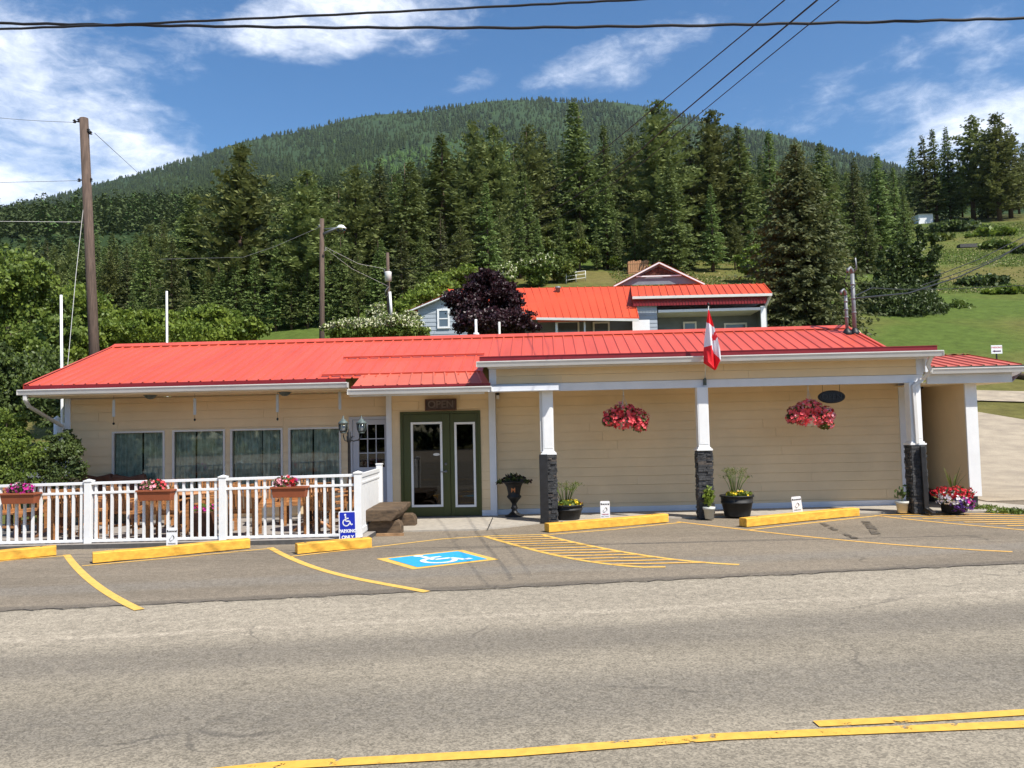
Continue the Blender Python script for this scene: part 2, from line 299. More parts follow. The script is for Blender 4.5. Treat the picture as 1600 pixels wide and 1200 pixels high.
# ------------------------------------------------------------ asphalt with wheel tracks, dust and stones
def asphalt(name,base,bands,speck=.5,dust=(.30,.26,.195),dustamt=.3,crack=.4):
    mt=D.materials.new(name); mt.use_nodes=True; nt=mt.node_tree; N=nt.nodes; Lk=nt.links; b=N['Principled BSDF']; b.inputs['Roughness'].default_value=.9; b.inputs['Specular IOR Level'].default_value=.25
    tc=N.new('ShaderNodeTexCoord'); sp=N.new('ShaderNodeSeparateXYZ'); Lk.new(tc.outputs['Object'],sp.inputs[0])
    def Mt(op,a,b_=None,c=None):
        n=N.new('ShaderNodeMath'); n.operation=op
        for i,v in enumerate((a,b_,c)):
            if v is None: continue
            if isinstance(v,(int,float)): n.inputs[i].default_value=v
            else: Lk.new(v,n.inputs[i])
        return n.outputs[0]
    def noise(sc,det=5,rough=.6,st=None):
        n=N.new('ShaderNodeTexNoise'); n.inputs['Scale'].default_value=sc; n.inputs['Detail'].default_value=det; n.inputs['Roughness'].default_value=rough
        src=tc.outputs['Object']
        if st: mp=N.new('ShaderNodeMapping'); mp.inputs['Scale'].default_value=st; mp.inputs['Rotation'].default_value=(0,0,-.132); Lk.new(src,mp.inputs[0]); src=mp.outputs[0]
        Lk.new(src,n.inputs[0]); return n.outputs[0]
    def ramp(v,a,b_,lo=0,hi=1):
        r=N.new('ShaderNodeMapRange'); r.interpolation_type='SMOOTHSTEP'; Lk.new(v,r.inputs[0]); r.inputs[1].default_value=a; r.inputs[2].default_value=b_; r.inputs[3].default_value=lo; r.inputs[4].default_value=hi; return r.outputs[0]
    def mixc(f,A,B):
        x=N.new('ShaderNodeMix'); x.data_type='RGBA'; Lk.new(f,x.inputs[0])
        for k,v in (('A',A),('B',B)):
            if isinstance(v,tuple): x.inputs[k].default_value=(*v,1)
            else: Lk.new(v,x.inputs[k])
        return x.outputs['Result']
    v=Mt('SUBTRACT',sp.outputs[1],Mt('MULTIPLY',sp.outputs[0],.1325))
    v=Mt('ADD',v,Mt('MULTIPLY',Mt('SUBTRACT',noise(.35,3),.5),.35))
    big=noise(.5,6,.6,(.35,1.3,1)); fine=noise(9,6,.7)
    col=mixc(ramp(big,.35,.7),tuple(c*1.12 for c in base),tuple(c*.86 for c in base))
    for (c0,hw,c2,amt) in bands:
        d=Mt('ABSOLUTE',Mt('SUBTRACT',v,c0)); f=Mt('MULTIPLY',ramp(d,hw*.35,hw*1.5,1,0),ramp(fine,.3,.62,amt*.55,amt))
        col=mixc(f,col,c2)
    du=noise(.9,8,.65,(.3,2.2,1)); col=mixc(Mt('MULTIPLY',ramp(du,.54,.72),dustamt),col,dust)
    vo=N.new('ShaderNodeTexVoronoi'); vo.inputs['Scale'].default_value=85; Lk.new(tc.outputs['Object'],vo.inputs[0])
    sx=N.new('ShaderNodeSeparateColor'); Lk.new(vo.outputs['Color'],sx.inputs[0])
    hs=N.new('ShaderNodeHueSaturation'); Lk.new(col,hs.inputs['Color'])
    vo2=N.new('ShaderNodeTexVoronoi'); vo2.inputs['Scale'].default_value=32; Lk.new(tc.outputs['Object'],vo2.inputs[0]); sx2=N.new('ShaderNodeSeparateColor'); Lk.new(vo2.outputs['Color'],sx2.inputs[0])
    val=Mt('ADD',ramp(sx.outputs[0],0,1,1-speck*.55,1+speck*.55),Mt('MULTIPLY',Mt('SUBTRACT',sx2.outputs[0],.5),speck*.5)); val=Mt('MULTIPLY',val,ramp(fine,.3,.7,.9,1.1))
    Lk.new(val,hs.inputs['Value']); col=hs.outputs[0]
    wv=N.new('ShaderNodeTexNoise'); wv.inputs['Scale'].default_value=1.5; wv.inputs['Detail'].default_value=6; Lk.new(tc.outputs['Object'],wv.inputs[0])
    av=N.new('ShaderNodeVectorMath'); av.operation='MULTIPLY_ADD'; Lk.new(wv.outputs['Color'],av.inputs[0]); av.inputs[1].default_value=(.9,.9,0); Lk.new(tc.outputs['Object'],av.inputs[2])
    ck=N.new('ShaderNodeTexVoronoi'); ck.feature='DISTANCE_TO_EDGE'; ck.inputs['Scale'].default_value=.28; Lk.new(av.outputs[0],ck.inputs[0])
    f=Mt('MULTIPLY',ramp(ck.outputs['Distance'],.0015,.006,1,0),ramp(noise(.5,3),.5,.62,0,crack)); col=mixc(f,col,(.05,.045,.04))
    st=noise(1.1,7,.7); col=mixc(ramp(st,.62,.70,0,.3),col,tuple(c*.72 for c in base))
    Lk.new(col,b.inputs['Base Color'])
    bp=N.new('ShaderNodeBump'); bp.inputs['Strength'].default_value=.45; bp.inputs['Distance'].default_value=.006; Lk.new(sx.outputs[0],bp.inputs['Height']); Lk.new(bp.outputs[0],b.inputs['Normal'])
    return mt
m['road']=asphalt('road_asphalt',(.25,.214,.158),[(8.5,1.1,(.38,.325,.245),.55),(8.05,.07,(.46,.39,.295),.4),(7.1,.42,(.155,.135,.107),.75),(5.55,.5,(.155,.137,.11),.7),(3.4,.5,(.17,.155,.14),.7)],.5)
m['lot']=asphalt('lot_asphalt',(.205,.168,.122),[(9.5,.12,(.06,.055,.05),.5),(10.6,.3,(.21,.19,.16),.5)],.4,dustamt=.35)
m['gravel']=mat('gravel_track',(.42,.35,.255),.95,.15,1.4,.15,col2=(.29,.24,.18),bump=1.0,bscale=16,detail=12)
m['paint']=D.materials.new('road_paint')
def paintmat(name,col,thr=.60):
    mt=mat(name,col,.7,.08,14,.3); nt=mt.node_tree; N=nt.nodes; Lk=nt.links; b=N['Principled BSDF']
    tc=N.new('ShaderNodeTexCoord'); n=N.new('ShaderNodeTexNoise'); n.inputs['Scale'].default_value=5.5; n.inputs['Detail'].default_value=9; n.inputs['Roughness'].default_value=.72; Lk.new(tc.outputs['Object'],n.inputs[0])
    r=N.new('ShaderNodeMapRange'); Lk.new(n.outputs[0],r.inputs[0]); r.inputs[1].default_value=thr; r.inputs[2].default_value=thr+.03; r.inputs[3].default_value=1; r.inputs[4].default_value=0
    Lk.new(r.outputs[0],b.inputs['Alpha']); return mt
m['ypaint']=paintmat('yellow_road_paint',(.74,.45,.10),.64); m['ypaint2']=paintmat('worn_yellow_paint',(.74,.42,.10),.60); m['ypaint3']=paintmat('worn_centre_paint',(.74,.42,.07),.585)
m['bpaint']=paintmat('blue_bay_paint',(.035,.36,.62),.67); m['wpaint']=paintmat('white_bay_paint',(.74,.78,.78),.66)
# terrain
def grassmat():
    mt=mat('hillside_grass',(.115,.115,.028),.95,0,.10,.1,col2=(.155,.130,.045),detail=9); nt=mt.node_tree; N=nt.nodes; Lk=nt.links; b=N['Principled BSDF']
    src=b.inputs['Base Color'].links[0].from_socket; tc=N.new('ShaderNodeTexCoord')
    n=N.new('ShaderNodeTexNoise'); n.inputs['Scale'].default_value=1.3; n.inputs['Detail'].default_value=8; n.inputs['Roughness'].default_value=.75; Lk.new(tc.outputs['Object'],n.inputs[0])
    n3=N.new('ShaderNodeTexNoise'); n3.inputs['Scale'].default_value=.045; n3.inputs['Detail'].default_value=4; Lk.new(tc.outputs['Object'],n3.inputs[0])
    x=N.new('ShaderNodeMix'); x.data_type='RGBA'; r=N.new('ShaderNodeMapRange'); r.inputs[1].default_value=.45; r.inputs[2].default_value=.6; Lk.new(n3.outputs[0],r.inputs[0]); Lk.new(r.outputs[0],x.inputs[0]); Lk.new(src,x.inputs['A']); x.inputs['B'].default_value=(.085,.122,.024,1)
    hs=N.new('ShaderNodeHueSaturation'); r2=N.new('ShaderNodeMapRange'); r2.inputs[1].default_value=.3; r2.inputs[2].default_value=.7; r2.inputs[3].default_value=.62; r2.inputs[4].default_value=1.3; Lk.new(n.outputs[0],r2.inputs[0]); Lk.new(r2.outputs[0],hs.inputs['Value']); Lk.new(x.outputs['Result'],hs.inputs['Color'])
    # beyond the pastures the slope is bare forest floor
    sp=N.new('ShaderNodeSeparateXYZ'); Lk.new(tc.outputs['Object'],sp.inputs[0]); f=N.new('ShaderNodeMapRange'); f.inputs[1].default_value=135; f.inputs[2].default_value=175; Lk.new(sp.outputs[1],f.inputs[0])
    y=N.new('ShaderNodeMix'); y.data_type='RGBA'; Lk.new(f.outputs[0],y.inputs[0]); Lk.new(hs.outputs[0],y.inputs['A']); y.inputs['B'].default_value=(.028,.048,.018,1)
    Lk.new(y.outputs['Result'],b.inputs['Base Color'])
    bp=N.new('ShaderNodeBump'); bp.inputs['Strength'].default_value=.7; bp.inputs['Distance'].default_value=.12; Lk.new(n.outputs[0],bp.inputs['Height']); Lk.new(bp.outputs[0],b.inputs['Normal'])
    return mt
m['grass']=grassmat()
def grid(name,xs,ys,zf,mt,kind='structure'):
    X,Y=np.meshgrid(xs,ys); V=np.stack([X,Y,zf(X,Y)],-1).reshape(-1,3); nx=len(xs)
    i=np.arange(len(ys)-1)[:,None]*nx+np.arange(nx-1)[None,:]; Q=np.stack([i,i+1,i+1+nx,i+nx],-1).reshape(-1,4)
    o=fastmesh(name,V,Q,mt); o.data.polygons.foreach_set('use_smooth',np.ones(len(Q),bool)); o['kind']=kind; return o
ys=np.concatenate([[-400,-150,-60,-30],np.arange(-20,60,1.0),np.arange(60,270,4.0),[280,300,340,400]])
xs=np.concatenate([[-900,-600,-400,-300,-220],np.arange(-160,-40,6.0),np.arange(-40,41,1.5),np.arange(44,165,6.0),[220,300,400,600,900]])
grid('ground',xs,ys,lambda X,Y:height(X,Y)-.04,m['grass'])
# mountain: fan of rows
us=np.linspace(-1.6,1.6,161); yy=np.concatenate([np.linspace(235,900,30),np.linspace(950,2400,40),[2460,2600,3000,3500]])
U,Yg=np.meshgrid(us,yy); Xg=U*Yg; Zg=height(Xg,Yg)+6*np.sin(U*37+Yg*.004)*np.clip((Yg-300)/900,0,1); V=np.stack([Xg,Yg,Zg-(Yg<245)*3],-1).reshape(-1,3)
i=np.arange(len(yy)-1)[:,None]*len(us)+np.arange(len(us)-1)[None,:]; Q=np.stack([i,i+1,i+1+len(us),i+len(us)],-1).reshape(-1,4)
fastmesh('mountain',V,Q,m['mountain'])['kind']='structure'
EDGE=lambda X:9.42+.1325*X
def sheet(name,poly,dz,mt,thick=0,kind='structure',parent=None):
    b=MB(); n=len(poly)
    if thick: b.prism([(p[0],p[1]) for p in poly],0,0,0,'xy'); b.v=[(v[0],v[1],gz(v[0])+dz-(0 if k>=n else thick)) for k,v in enumerate(b.v)]
    else: b.add([(p[0],p[1],gz(p[0])+dz) for p in poly],[tuple(range(n))])
    o=b.build(name,mt,parent)
    if kind: o['kind']=kind
    return o
sheet('road',[(-90,-12),(90,-12),(90,EDGE(90)),(-90,EDGE(-90))],-.004,m['road'])
sheet('reflected_roadside',[(-90,-40),(90,-40),(90,-12.1),(-90,-12.1)],-.01,m['gravel'])  # unseen gravel strip, added to keep bright green out of the window reflections
sheet('parking_lot',[(-40,EDGE(-40)),(9.2,EDGE(9.2)),(30,EDGE(30)),(30,17.5),(14,19.5),(9.2,17.8),(9.2,17.2),(-12.6,17.2),(-12.6,15),(-40,15)],.0,m['lot'])
# gravel drive climbing behind the building
def strip(name,cl,w,dz,mt):
    P_=[];n=len(cl)
    for k in range(n):
        a=Vector(cl[max(k-1,0)]);c=Vector(cl[min(k+1,n-1)]);t=(c-a).normalized();nrm=Vector((-t.y,t.x))
        ww=w[k] if isinstance(w,list) else w
        P_.append([(Vector(cl[k])+nrm*ww*s) for s in np.linspace(-.5,.5,9)])
    b=MB(); vs=[(q.x,q.y,hz(q.x,q.y)+dz) for r in P_ for q in r]; b.add(vs,[(i*9+j,i*9+j+1,(i+1)*9+j+1,(i+1)*9+j) for i in range(n-1) for j in range(8)],0,True)
    o=b.build(name,mt); o['kind']='structure'; return o
def smoothline(pts,n=40):
    t=np.linspace(0,len(pts)-1,n); return [(float(np.interp(a,range(len(pts)),[p[0] for p in pts])),float(np.interp(a,range(len(pts)),[p[1] for p in pts]))) for a in t]
strip('driveway',smoothline([(15.5,17.2),(15.6,21),(15.0,25),(14.6,30),(14,35),(12,40)],60),[12.4-.07*k for k in range(60)],.012,m['gravel'])
strip('path',smoothline([(18,39),(24,37.5),(34,37),(50,38)],30),2.2,.03,m['gravel'])
# walkway: concrete apron in front of the doors, along the wall and round to the side
apron=[G(612,832),G(688,830),G(748,829),G(800,824),G(850,817.5),G(960,813),G(1075,810),G(1200,806.5),G(1375,803),G(1460,801.5),G(1545,800.5)]
sheet('sidewalk',[(p.x,p.y) for p in apron]+[(9.6,16.0),(9.0,17.4),(7.7,17.4),(7.7,16.84),(-3.4,16.84),(-3.25,15.0)],.028,m['concrete'],.06)
b=MB(); a=G(770,811);c=G(762,829.5)
b.beam((a.x,a.y,a.z+.0295),(c.x,c.y,c.z+.0295),.018,.004); o=b.build('pavement_joint',m['mortar']); o['kind']='structure'
# ------------------------------------------------------------ painted markings
mk_i=0
def path_mark(name,pts,w,mt,w2=None,dz=.004):
    q=[G(*p) for p in pts]; b=MB(); L=[];n=len(q)
    for k in range(n):
        t=(q[min(k+1,n-1)]-q[max(k-1,0)]); t.z=0; t.normalize(); nr=Vector((-t.y,t.x,0)); ww=w
        L.append((q[k]+nr*ww/2,q[k]-nr*ww/2))
    for k in range(n-1):
        vs=[L[k][0],L[k][1],L[k+1][1],L[k+1][0]]; b.add([(v.x,v.y,gz(v.x)+dz) for v in vs],[(0,1,2,3)])
    o=b.build(name,mt); o['kind']='structure'; return o
LW=.085
def curve(p,n=14):
    p=np.array(p,float); t=np.linspace(0,1,n)[:,None]
    if len(p)==3: q=(1-t)**2*p[0]+2*t*(1-t)*p[1]+t*t*p[2]
    elif len(p)==4: q=(1-t)**3*p[0]+3*t*(1-t)**2*p[1]+3*t*t*(1-t)*p[2]+t**3*p[3]
    return [tuple(a) for a in q]
path_mark('parking_line',curve([(104,867),(138,917),(218,953)]),.105,m['ypaint'])
path_mark('parking_line',curve([(422,856),(500,900),(570,906),(667,925)]),.105,m['ypaint'])
path_mark('parking_line',[(-60,884),(30,874),(103,868.5)],LW*.7,m['ypaint'])
path_mark('parking_line',[(128,884.5),(280,871),(424,857)],LW*.7,m['ypaint'])
path_mark('parking_line',[(452,870),(580,855.5),(690,842.5),(756,838),(858,835.2)],LW*.75,m['ypaint'])
path_mark('parking_line',[(858,835.5),(960,827.5),(1065,816.5)],LW*.75,m['ypaint'])
path_mark('parking_line',curve([(1058,815.5),(1170,828),(1330,851),(1582,862.5)]),LW*.9,m['ypaint2'])
path_mark('parking_line',[(1168,828.5),(1270,817),(1372,806)],LW*.75,m['ypaint'])
path_mark('parking_line',curve([(1368,805.5),(1450,816),(1520,821),(1640,832)]),LW*.9,m['ypaint2'])
# hatched bays
def hatch(left,right,ny,ends=None,w=.075,mt='ypaint2'):
    path_mark('hatch_border',left,LW,m['ypaint']); path_mark('hatch_border',right,LW,m['ypaint'])
    l=[G(*p) for p in left]; r=[G(*p) for p in right]
    def xat(poly,Y):
        for a,c in zip(poly,poly[1:]):
            if (a.y-Y)*(c.y-Y)<=0 and a.y!=c.y: t=(Y-a.y)/(c.y-a.y); return a.x+(c.x-a.x)*t
        return None
    y1=max(l[0].y,r[0].y); y0=min(l[-1].y,r[-1].y); b=MB()
    for k in range(1,ny):
        Y=y1+(y0-y1)*k/ny; xa=xat(l,Y);xb=xat(r,Y-.0)
        if xa is None and k>ny/2: xa=l[-1].x
        if xa is None or xb is None: continue
        if xb-xa<.1: continue
        n=max(2,int((xb-xa)/.4))
        for j in range(n):
            x0=xa+(xb-xa)*j/n;x1=xa+(xb-xa)*(j+1)/n
            b.add([(x0,Y-w/2,gz(x0)+.0075),(x1,Y-w/2,gz(x1)+.0075),(x1,Y+w/2,gz(x1)+.0075),(x0,Y+w/2,gz(x0)+.0075)],[(0,1,2,3)])
    o=b.build('hatch_stripes',m[mt]); o['kind']='structure'
hatch(curve([(757,838),(850,866),(915,881),(1005,886.5)],20)+[(1040,886)],curve([(848,836),(950,862),(1060,879),(1155,882.5)],20),13)
b=MB()
for k in range(9):
    y=804.5+k*2.9; xl=1375+k*33
    a=G(xl,y+.4); c=G(1720,y-3.0)
    b.add([(a.x,a.y-.045,gz(a.x)+.0075),(c.x,c.y-.045,gz(c.x)+.0075),(c.x,c.y+.045,gz(c.x)+.0075),(a.x,a.y+.045,gz(a.x)+.0075)],[(0,1,2,3)])
b.build('hatch_stripes',m['ypaint2'])['kind']='structure'
# accessible bay symbol
q=[G(588,873.5),G(722,859.5),G(779,874.5),G(645,890)]
def bil(u,v): return q[0]*(1-u)*(1-v)+q[1]*u*(1-v)+q[2]*u*v+q[3]*(1-u)*v
def qpoly(name,uv,dz,mt):
    b=MB(); b.add([(p.x,p.y,gz(p.x)+dz) for p in (bil(*t) for t in uv)],[tuple(range(len(uv)))]); o=b.build(name,mt); o['kind']='structure'; return o
qpoly('bay_border',[(0,0),(1,0),(1,1),(0,1)],.004,m['ypaint']); qpoly('bay_panel',[(.09,.09),(.91,.09),(.91,.91),(.09,.91)],.008,m['bpaint'])
b=MB()
def sym_seg(b,pts,w,f):
    for a,c in zip(pts,pts[1:]):
        a=Vector(a);c=Vector(c);t=(c-a).normalized();n=Vector((-t.y,t.x))*w/2
        b.add([f(a+n),f(a-n),f(c-n),f(c+n)],[(0,1,2,3)])
def wheelchair(b,f,w=.075):
    "person in a wheelchair, in a unit square, y up"
    cx,cy,r=.44,.32,.23
    arc=[(cx+r*math.cos(t),cy+r*math.sin(t)) for t in np.linspace(R_(110),R_(345),22)]
    sym_seg(b,arc,w,f); sym_seg(b,[(.40,.78),(.42,.42),(.68,.42),(.78,.16),(.90,.20)],w*1.1,f); sym_seg(b,[(.41,.62),(.62,.62)],w,f)
    b.add([f(Vector((.38+.075*math.cos(t),.88+.075*math.sin(t)))) for t in np.linspace(0,2*math.pi,14,endpoint=False)],[tuple(range(14))])
def fg(p):
    z=bil(.14+.72*p.x,.90-.84*p.y); return (z.x,z.y,gz(z.x)+.012)
wheelchair(b,fg,.09); o=b.build('bay_symbol',m['wpaint']); o['kind']='structure'
# centre lines
def center(name,pts,w,mt): return path_mark(name,pts,w,mt)
center('centre_line',[(-700,1292),(300,1210),(420,1197.5),(800,1177),(1130,1151.5),(1480,1137),(1600,1132),(2300,1095)],.105,m['ypaint3'])
center('centre_line',[(1275,1131.5),(1430,1124),(1600,1113.5),(2300,1080)],.095,m['ypaint3'])
# ------------------------------------------------------------ lettering
def text_mesh(s,size,mt,name='lettering',parent=None,loc=(0,0,0),rot=(math.pi/2,0,0),ext=.002,bold=0):
    cu=D.curves.new(name,'FONT'); cu.body=s; cu.size=size; cu.align_x='CENTER'; cu.align_y='CENTER'; cu.extrude=ext; cu.offset=bold
    t=D.objects.new(name,cu); COL.objects.link(t); bpy.context.view_layer.update()
    me=D.meshes.new_from_object(t.evaluated_get(bpy.context.evaluated_depsgraph_get())); D.objects.remove(t); D.curves.remove(cu)
    me.materials.clear(); me.materials.append(mt); o=D.objects.new(name,me); COL.objects.link(o)
    Mx=Matrix.Translation(loc)@Matrix(rot) if isinstance(rot,Matrix) else Matrix.Translation(loc)@__import__('mathutils').Euler(rot).to_matrix().to_4x4()
    me.transform(Mx)
    if parent: o.parent=parent; o.matrix_parent_inverse=Matrix.Translation(-parent.location)
    return o
# ------------------------------------------------------------ main building
YV,YW,YB,YG=16.72,16.9,15.52,15.12     # vestibule wall, long wall, porch beam, front gutter
HL,HR=-10.32,float(P(1400,650,16.9).x)+.2
house=empty('roadside_building',(0,YW,0),'long low cream-sided building with coral red metal roof and stone-based porch posts','building')
def siding(b,x0,x1,z0,z1,Y,holes=(),course=.187,seed=1,start=None):
    r=random.Random(seed); z=z0 if start is None else start
    while z<z1-.01:
        za,zb=max(z,z0),min(z+course,z1); iv=[(x0,x1)]
        for (a,c,d,e) in holes:
            if d<zb-.004 and e>za+.004:
                # a board beside an opening; if the opening only covers part of the course the board is notched there by a narrower piece
                nv=[]
                for (p,q_) in iv:
                    if a>p: nv.append((p,min(a,q_)))
                    if c<q_: nv.append((max(c,p),q_))
                    if d>za+.02 and min(c,q_)>max(a,p): nvp=(max(a,p),min(c,q_)); slab(b,*nvp,za,d,Y)
                    if e<zb-.02 and min(c,q_)>max(a,p): nvp=(max(a,p),min(c,q_)); slab(b,*nvp,e,zb,Y)
                iv=[t for t in nv if t[1]-t[0]>.01]
        for (p,q_) in iv:
            s=p; off=r.uniform(.6,3.4)
            while s<q_-.001:
                e_=min(q_,s+off); 
                if q_-e_<.25: e_=q_
                slab(b,s,e_-(.004 if e_<q_ else 0),za,zb,Y,r.uniform(0,.0012)); s=e_; off=3.6
        z+=course
def slab(b,x0,x1,z0,z1,Y,j=0):
    t=.013
    b.add([(x0,Y-t-j,z0+.003),(x1,Y-t-j,z0+.003),(x1,Y-.002-j,z1),(x0,Y-.002-j,z1),(x0,Y+.02,z0+.003),(x1,Y+.02,z0+.003),(x1,Y+.02,z1),(x0,Y+.02,z1)],
          [(0,1,2,3),(4,7,6,5),(0,4,5,1),(3,2,6,7),(0,3,7,4),(1,5,6,2)])
# windows of the patio wall
WIN=[(178,256,676.2),(272,350,674.0),(362.5,440,672.3),(453,531,670.3)]
WR=[]
for (a,c,t) in WIN: WR.append((P(a,t,YW).x,P(c,t,YW).x,.62,P((a+c)/2,t,YW).z))
# white-grey side door
dx0,dx1=P(546,700,YW).x,-3.29; DZ=P(575,651,YW).z
GD=(P(626,700,YV).x,P(751.5,700,YV).x,0.0,P(690,642.5,YV).z)
b=MB(); siding(b,HL+.02,-3.3,.1,2.64,YW,[(x0-.03,x1+.03,z0-.03,z1+.03) for x0,x1,z0,z1 in WR]+[(dx0,-3.3,0,DZ)],seed=3); b.build('siding',m['cream'],house)
b=MB(); siding(b,-3.22,-1.14,.0,2.66,YV,[GD],seed=5); b.build('siding',m['cream'],house)
# long wall: its base board follows the ground, boards stay level
b=MB(); siding(b,-1.0,HR-.14,.13,2.75,YW,seed=8,start=.03); b.build('siding',m['cream'],house)
b=MB(); b.add([(-1.0,YW-.03,-.005),(HR,YW-.03,.055),(HR,YW-.03,.185),(-1.0,YW-.03,.125),(-1,YW+.02,-.005),(HR,YW+.02,.055),(HR,YW+.02,.185),(-1,YW+.02,.125)],[(0,1,2,3),(3,2,6,7),(0,3,7,4),(1,5,6,2)])
for x0,x1 in ((-3.22,GD[0]-.0),(GD[1],-1.14)): b.box(x0,x1,YV-.022,YV+.01,.02,.135)
b.build('base_board',m['trimwhite'],house)
# corner and door-side trims
x=P(1400,650,YW).x
for q in ((HL,HL+.13,YW-.03,YW+.1,.1,2.66),(P(604.5,700,YV).x,P(612.8,700,YV).x,YV-.035,YV+.19,.02,2.68),(-1.14,P(775.2,700,YV).x,YV-.035,YV+.22,.02,2.66),(x+.06,x+.2,YW-.035,YW+.02,.19,2.7)):
    b=MB(); b.box(*q); b.build('trim_board',m['trimwhite'],house)
# core walls behind the boards
b=MB()
def coreseg(b,x0,x1,z0,z1,Y,holes):
    xs=sorted({x0,x1,*[h[0] for h in holes],*[h[1] for h in holes]}); zs=sorted({z0,z1,*[h[2] for h in holes],*[h[3] for h in holes]})
    for xa,xb in zip(xs,xs[1:]):
        for za,zb in zip(zs,zs[1:]):
            cx,cz=(xa+xb)/2,(za+zb)/2
            if not any(h[0]<cx<h[1] and h[2]<cz<h[3] for h in holes): b.box(xa,xb,Y+.021,Y+.12,za,zb)
coreseg(b,HL+.01,-3.31,-.1,2.66,YW,WR+[(dx0,-3.31,-.1,DZ)]); coreseg(b,-3.22,-1.12,-.1,2.7,YV,[(GD[0],GD[1],-.1,GD[3])]); coreseg(b,-1.0,HR-.02,-.1,2.78,YW,[])
b.box(HL+.005,HL+.1,YW+.12,21.6,-.1,2.66); b.box(HR-.1,HR-.005,YW+.12,21.6,-.1,3.2); b.box(HL+.01,HR-.01,21.6,21.7,-.1,2.8)
b.prism([(16.92,2.66),(21.6,2.66),(19.1,3.95)],HL+.01,HL+.09,0,'yz'); b.prism([(16.92,2.6),(21.6,2.6),(19.1,3.95)],HR-.09,HR-.01,0,'yz')
b.box(HL+.2,HR-.2,19.0,19.1,0,2.6,1)
b.build('wall',[m['cream_light'],m['dark']],house)
# windows
for k,(x0,x1,z0,z1) in enumerate(WR):
    b=MB(); t=.028
    for (a,c,d,e) in ((x0-.03,x1+.03,z1-.002,z1+.035),(x0-.03,x1+.03,z0-.045,z0),(x0-.03,x0+.012,z0,z1-.002),(x1-.012,x1+.03,z0,z1-.002)): b.box(a,c,YW-.03,YW+.05,d,e)
    w=b.build('window',m['gutter'],house)
    b=MB(); b.box(x0+.012,x1-.012,YW+.012,YW+.018,z0,z1-.002); b.build('pane',m['glass'],w)
    b=MB(); n=90; r=random.Random(k); gap=.5+r.uniform(-.1,.1)
    for s0,s1 in ((.02,gap-.015),(gap+.015,.98)):
        ph=r.uniform(0,6); vs=[]
        for i in range(n+1):
            u=s0+(s1-s0)*i/n; xx=x0+(x1-x0)*u; yv=YW+.07+.03*math.sin(u*46+ph+.8*math.sin(u*13+ph)); vs+=[(xx,yv,z0-.05),(xx+.01*math.sin(u*30),yv+.01,z1)]
        b.add(vs,[(2*i,2*i+2,2*i+3,2*i+1) for i in range(n)],0,True)
    b.build('curtain',m['curtain'],w)
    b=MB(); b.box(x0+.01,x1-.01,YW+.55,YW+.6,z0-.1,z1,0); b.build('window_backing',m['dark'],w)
# side door with nine panes
b=MB(); DT=DZ
b.box(dx0,dx0+.07,YW-.025,YW+.05,.1,DT); b.box(dx0+.07,-3.31,YW-.025,YW+.05,DT-.06,DT)
px0,px1=P(561,700,YW).x,P(601,700,YW).x; pz1,pz0=P(580,663.5,YW).z,P(580,730,YW).z
dl=dx0+.075
b.box(dl,px0,YW-.005,YW+.04,.12,DT-.065); b.box(px1,-3.31,YW-.005,YW+.04,.12,DT-.065); b.box(px0,px1,YW-.005,YW+.04,pz1,DT-.065); b.box(px0,px1,YW-.005,YW+.04,.12,pz0)
b.box(px0+.05,px1-.05,YW-.012,YW-.004,.3,pz0-.22)
sd=b.build('door',m['greydoor'],house); tag(sd,'pale grey side door with nine small panes')
b=MB()
for k in range(1,3):
    xx=px0+(px1-px0)*k/3; b.box(xx-.009,xx+.009,YW+.0,YW+.03,pz0,pz1); zz=pz0+(pz1-pz0)*k/3; b.box(px0,px1,YW+.002,YW+.028,zz-.009,zz+.009)
b.build('glazing_bars',m['greydoor'],sd)
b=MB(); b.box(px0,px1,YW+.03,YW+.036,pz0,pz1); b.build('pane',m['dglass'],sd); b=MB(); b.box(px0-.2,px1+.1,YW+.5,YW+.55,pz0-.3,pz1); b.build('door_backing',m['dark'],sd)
b=MB(); b.lathe([(.001,0),(.028,.004),(.03,.02),(.014,.03),(.02,.05),(.022,.065),(.001,.07)],(0,0,0),14); b.v=[(dl+.09+v[0],YW-.006-v[2],.98+v[1]) for v in b.v]; b.build('handle',m['metal'],sd)
# green double entrance door
x0,x1,_,z1=GD
b=MB()
b.box(x0,x0+.055,YV-.03,YV+.06,.0,z1); b.box(x1-.055,x1,YV-.03,YV+.06,.0,z1); b.box(x0+.055,x1-.055,YV-.03,YV+.06,z1-.05,z1)
fr=b.build('door_frame',m['green'],house)
def doorleaf(a,c,ga,gc,label):
    b=MB(); Y=YV-.012; zb=.03; zt=z1-.055
    g0,g1=P(ga,700,YV).x,P(gc,700,YV).x; gt=P((ga+gc)/2,659.5,YV).z; gb=P((ga+gc)/2,792,YV).z
    b.box(a,g0,Y,Y+.045,zb,zt);b.box(g1,c,Y,Y+.045,zb,zt);b.box(g0,g1,Y,Y+.045,gt,zt);b.box(g0,g1,Y,Y+.045,zb,gb)
    d=b.build('door',m['green'],house,.004); tag(d,label)
    b=MB(); w=.045
    b.box(g0,g0+w,Y-.018,Y+.03,gb,gt);b.box(g1-w,g1,Y-.018,Y+.03,gb,gt);b.box(g0+w,g1-w,Y-.018,Y+.03,gt-w,gt);b.box(g0+w,g1-w,Y-.018,Y+.03,gb,gb+w)
    b.build('glass_frame',m['white'],d)
    b=MB(); b.box(g0+w,g1-w,Y+.012,Y+.018,gb+w,gt-w); b.build('pane',m['dglass'],d)
    return d,g0+w,g1-w,gb+w,gt-w
mid=P(703.5,700,YV).x
dA=doorleaf(x0+.057,mid-.004,642.5,691.5,'green entrance door leaf with tall glass'); dB=doorleaf(mid+.004,x1-.057,710.5,743,'narrow green fixed leaf with slim glass')
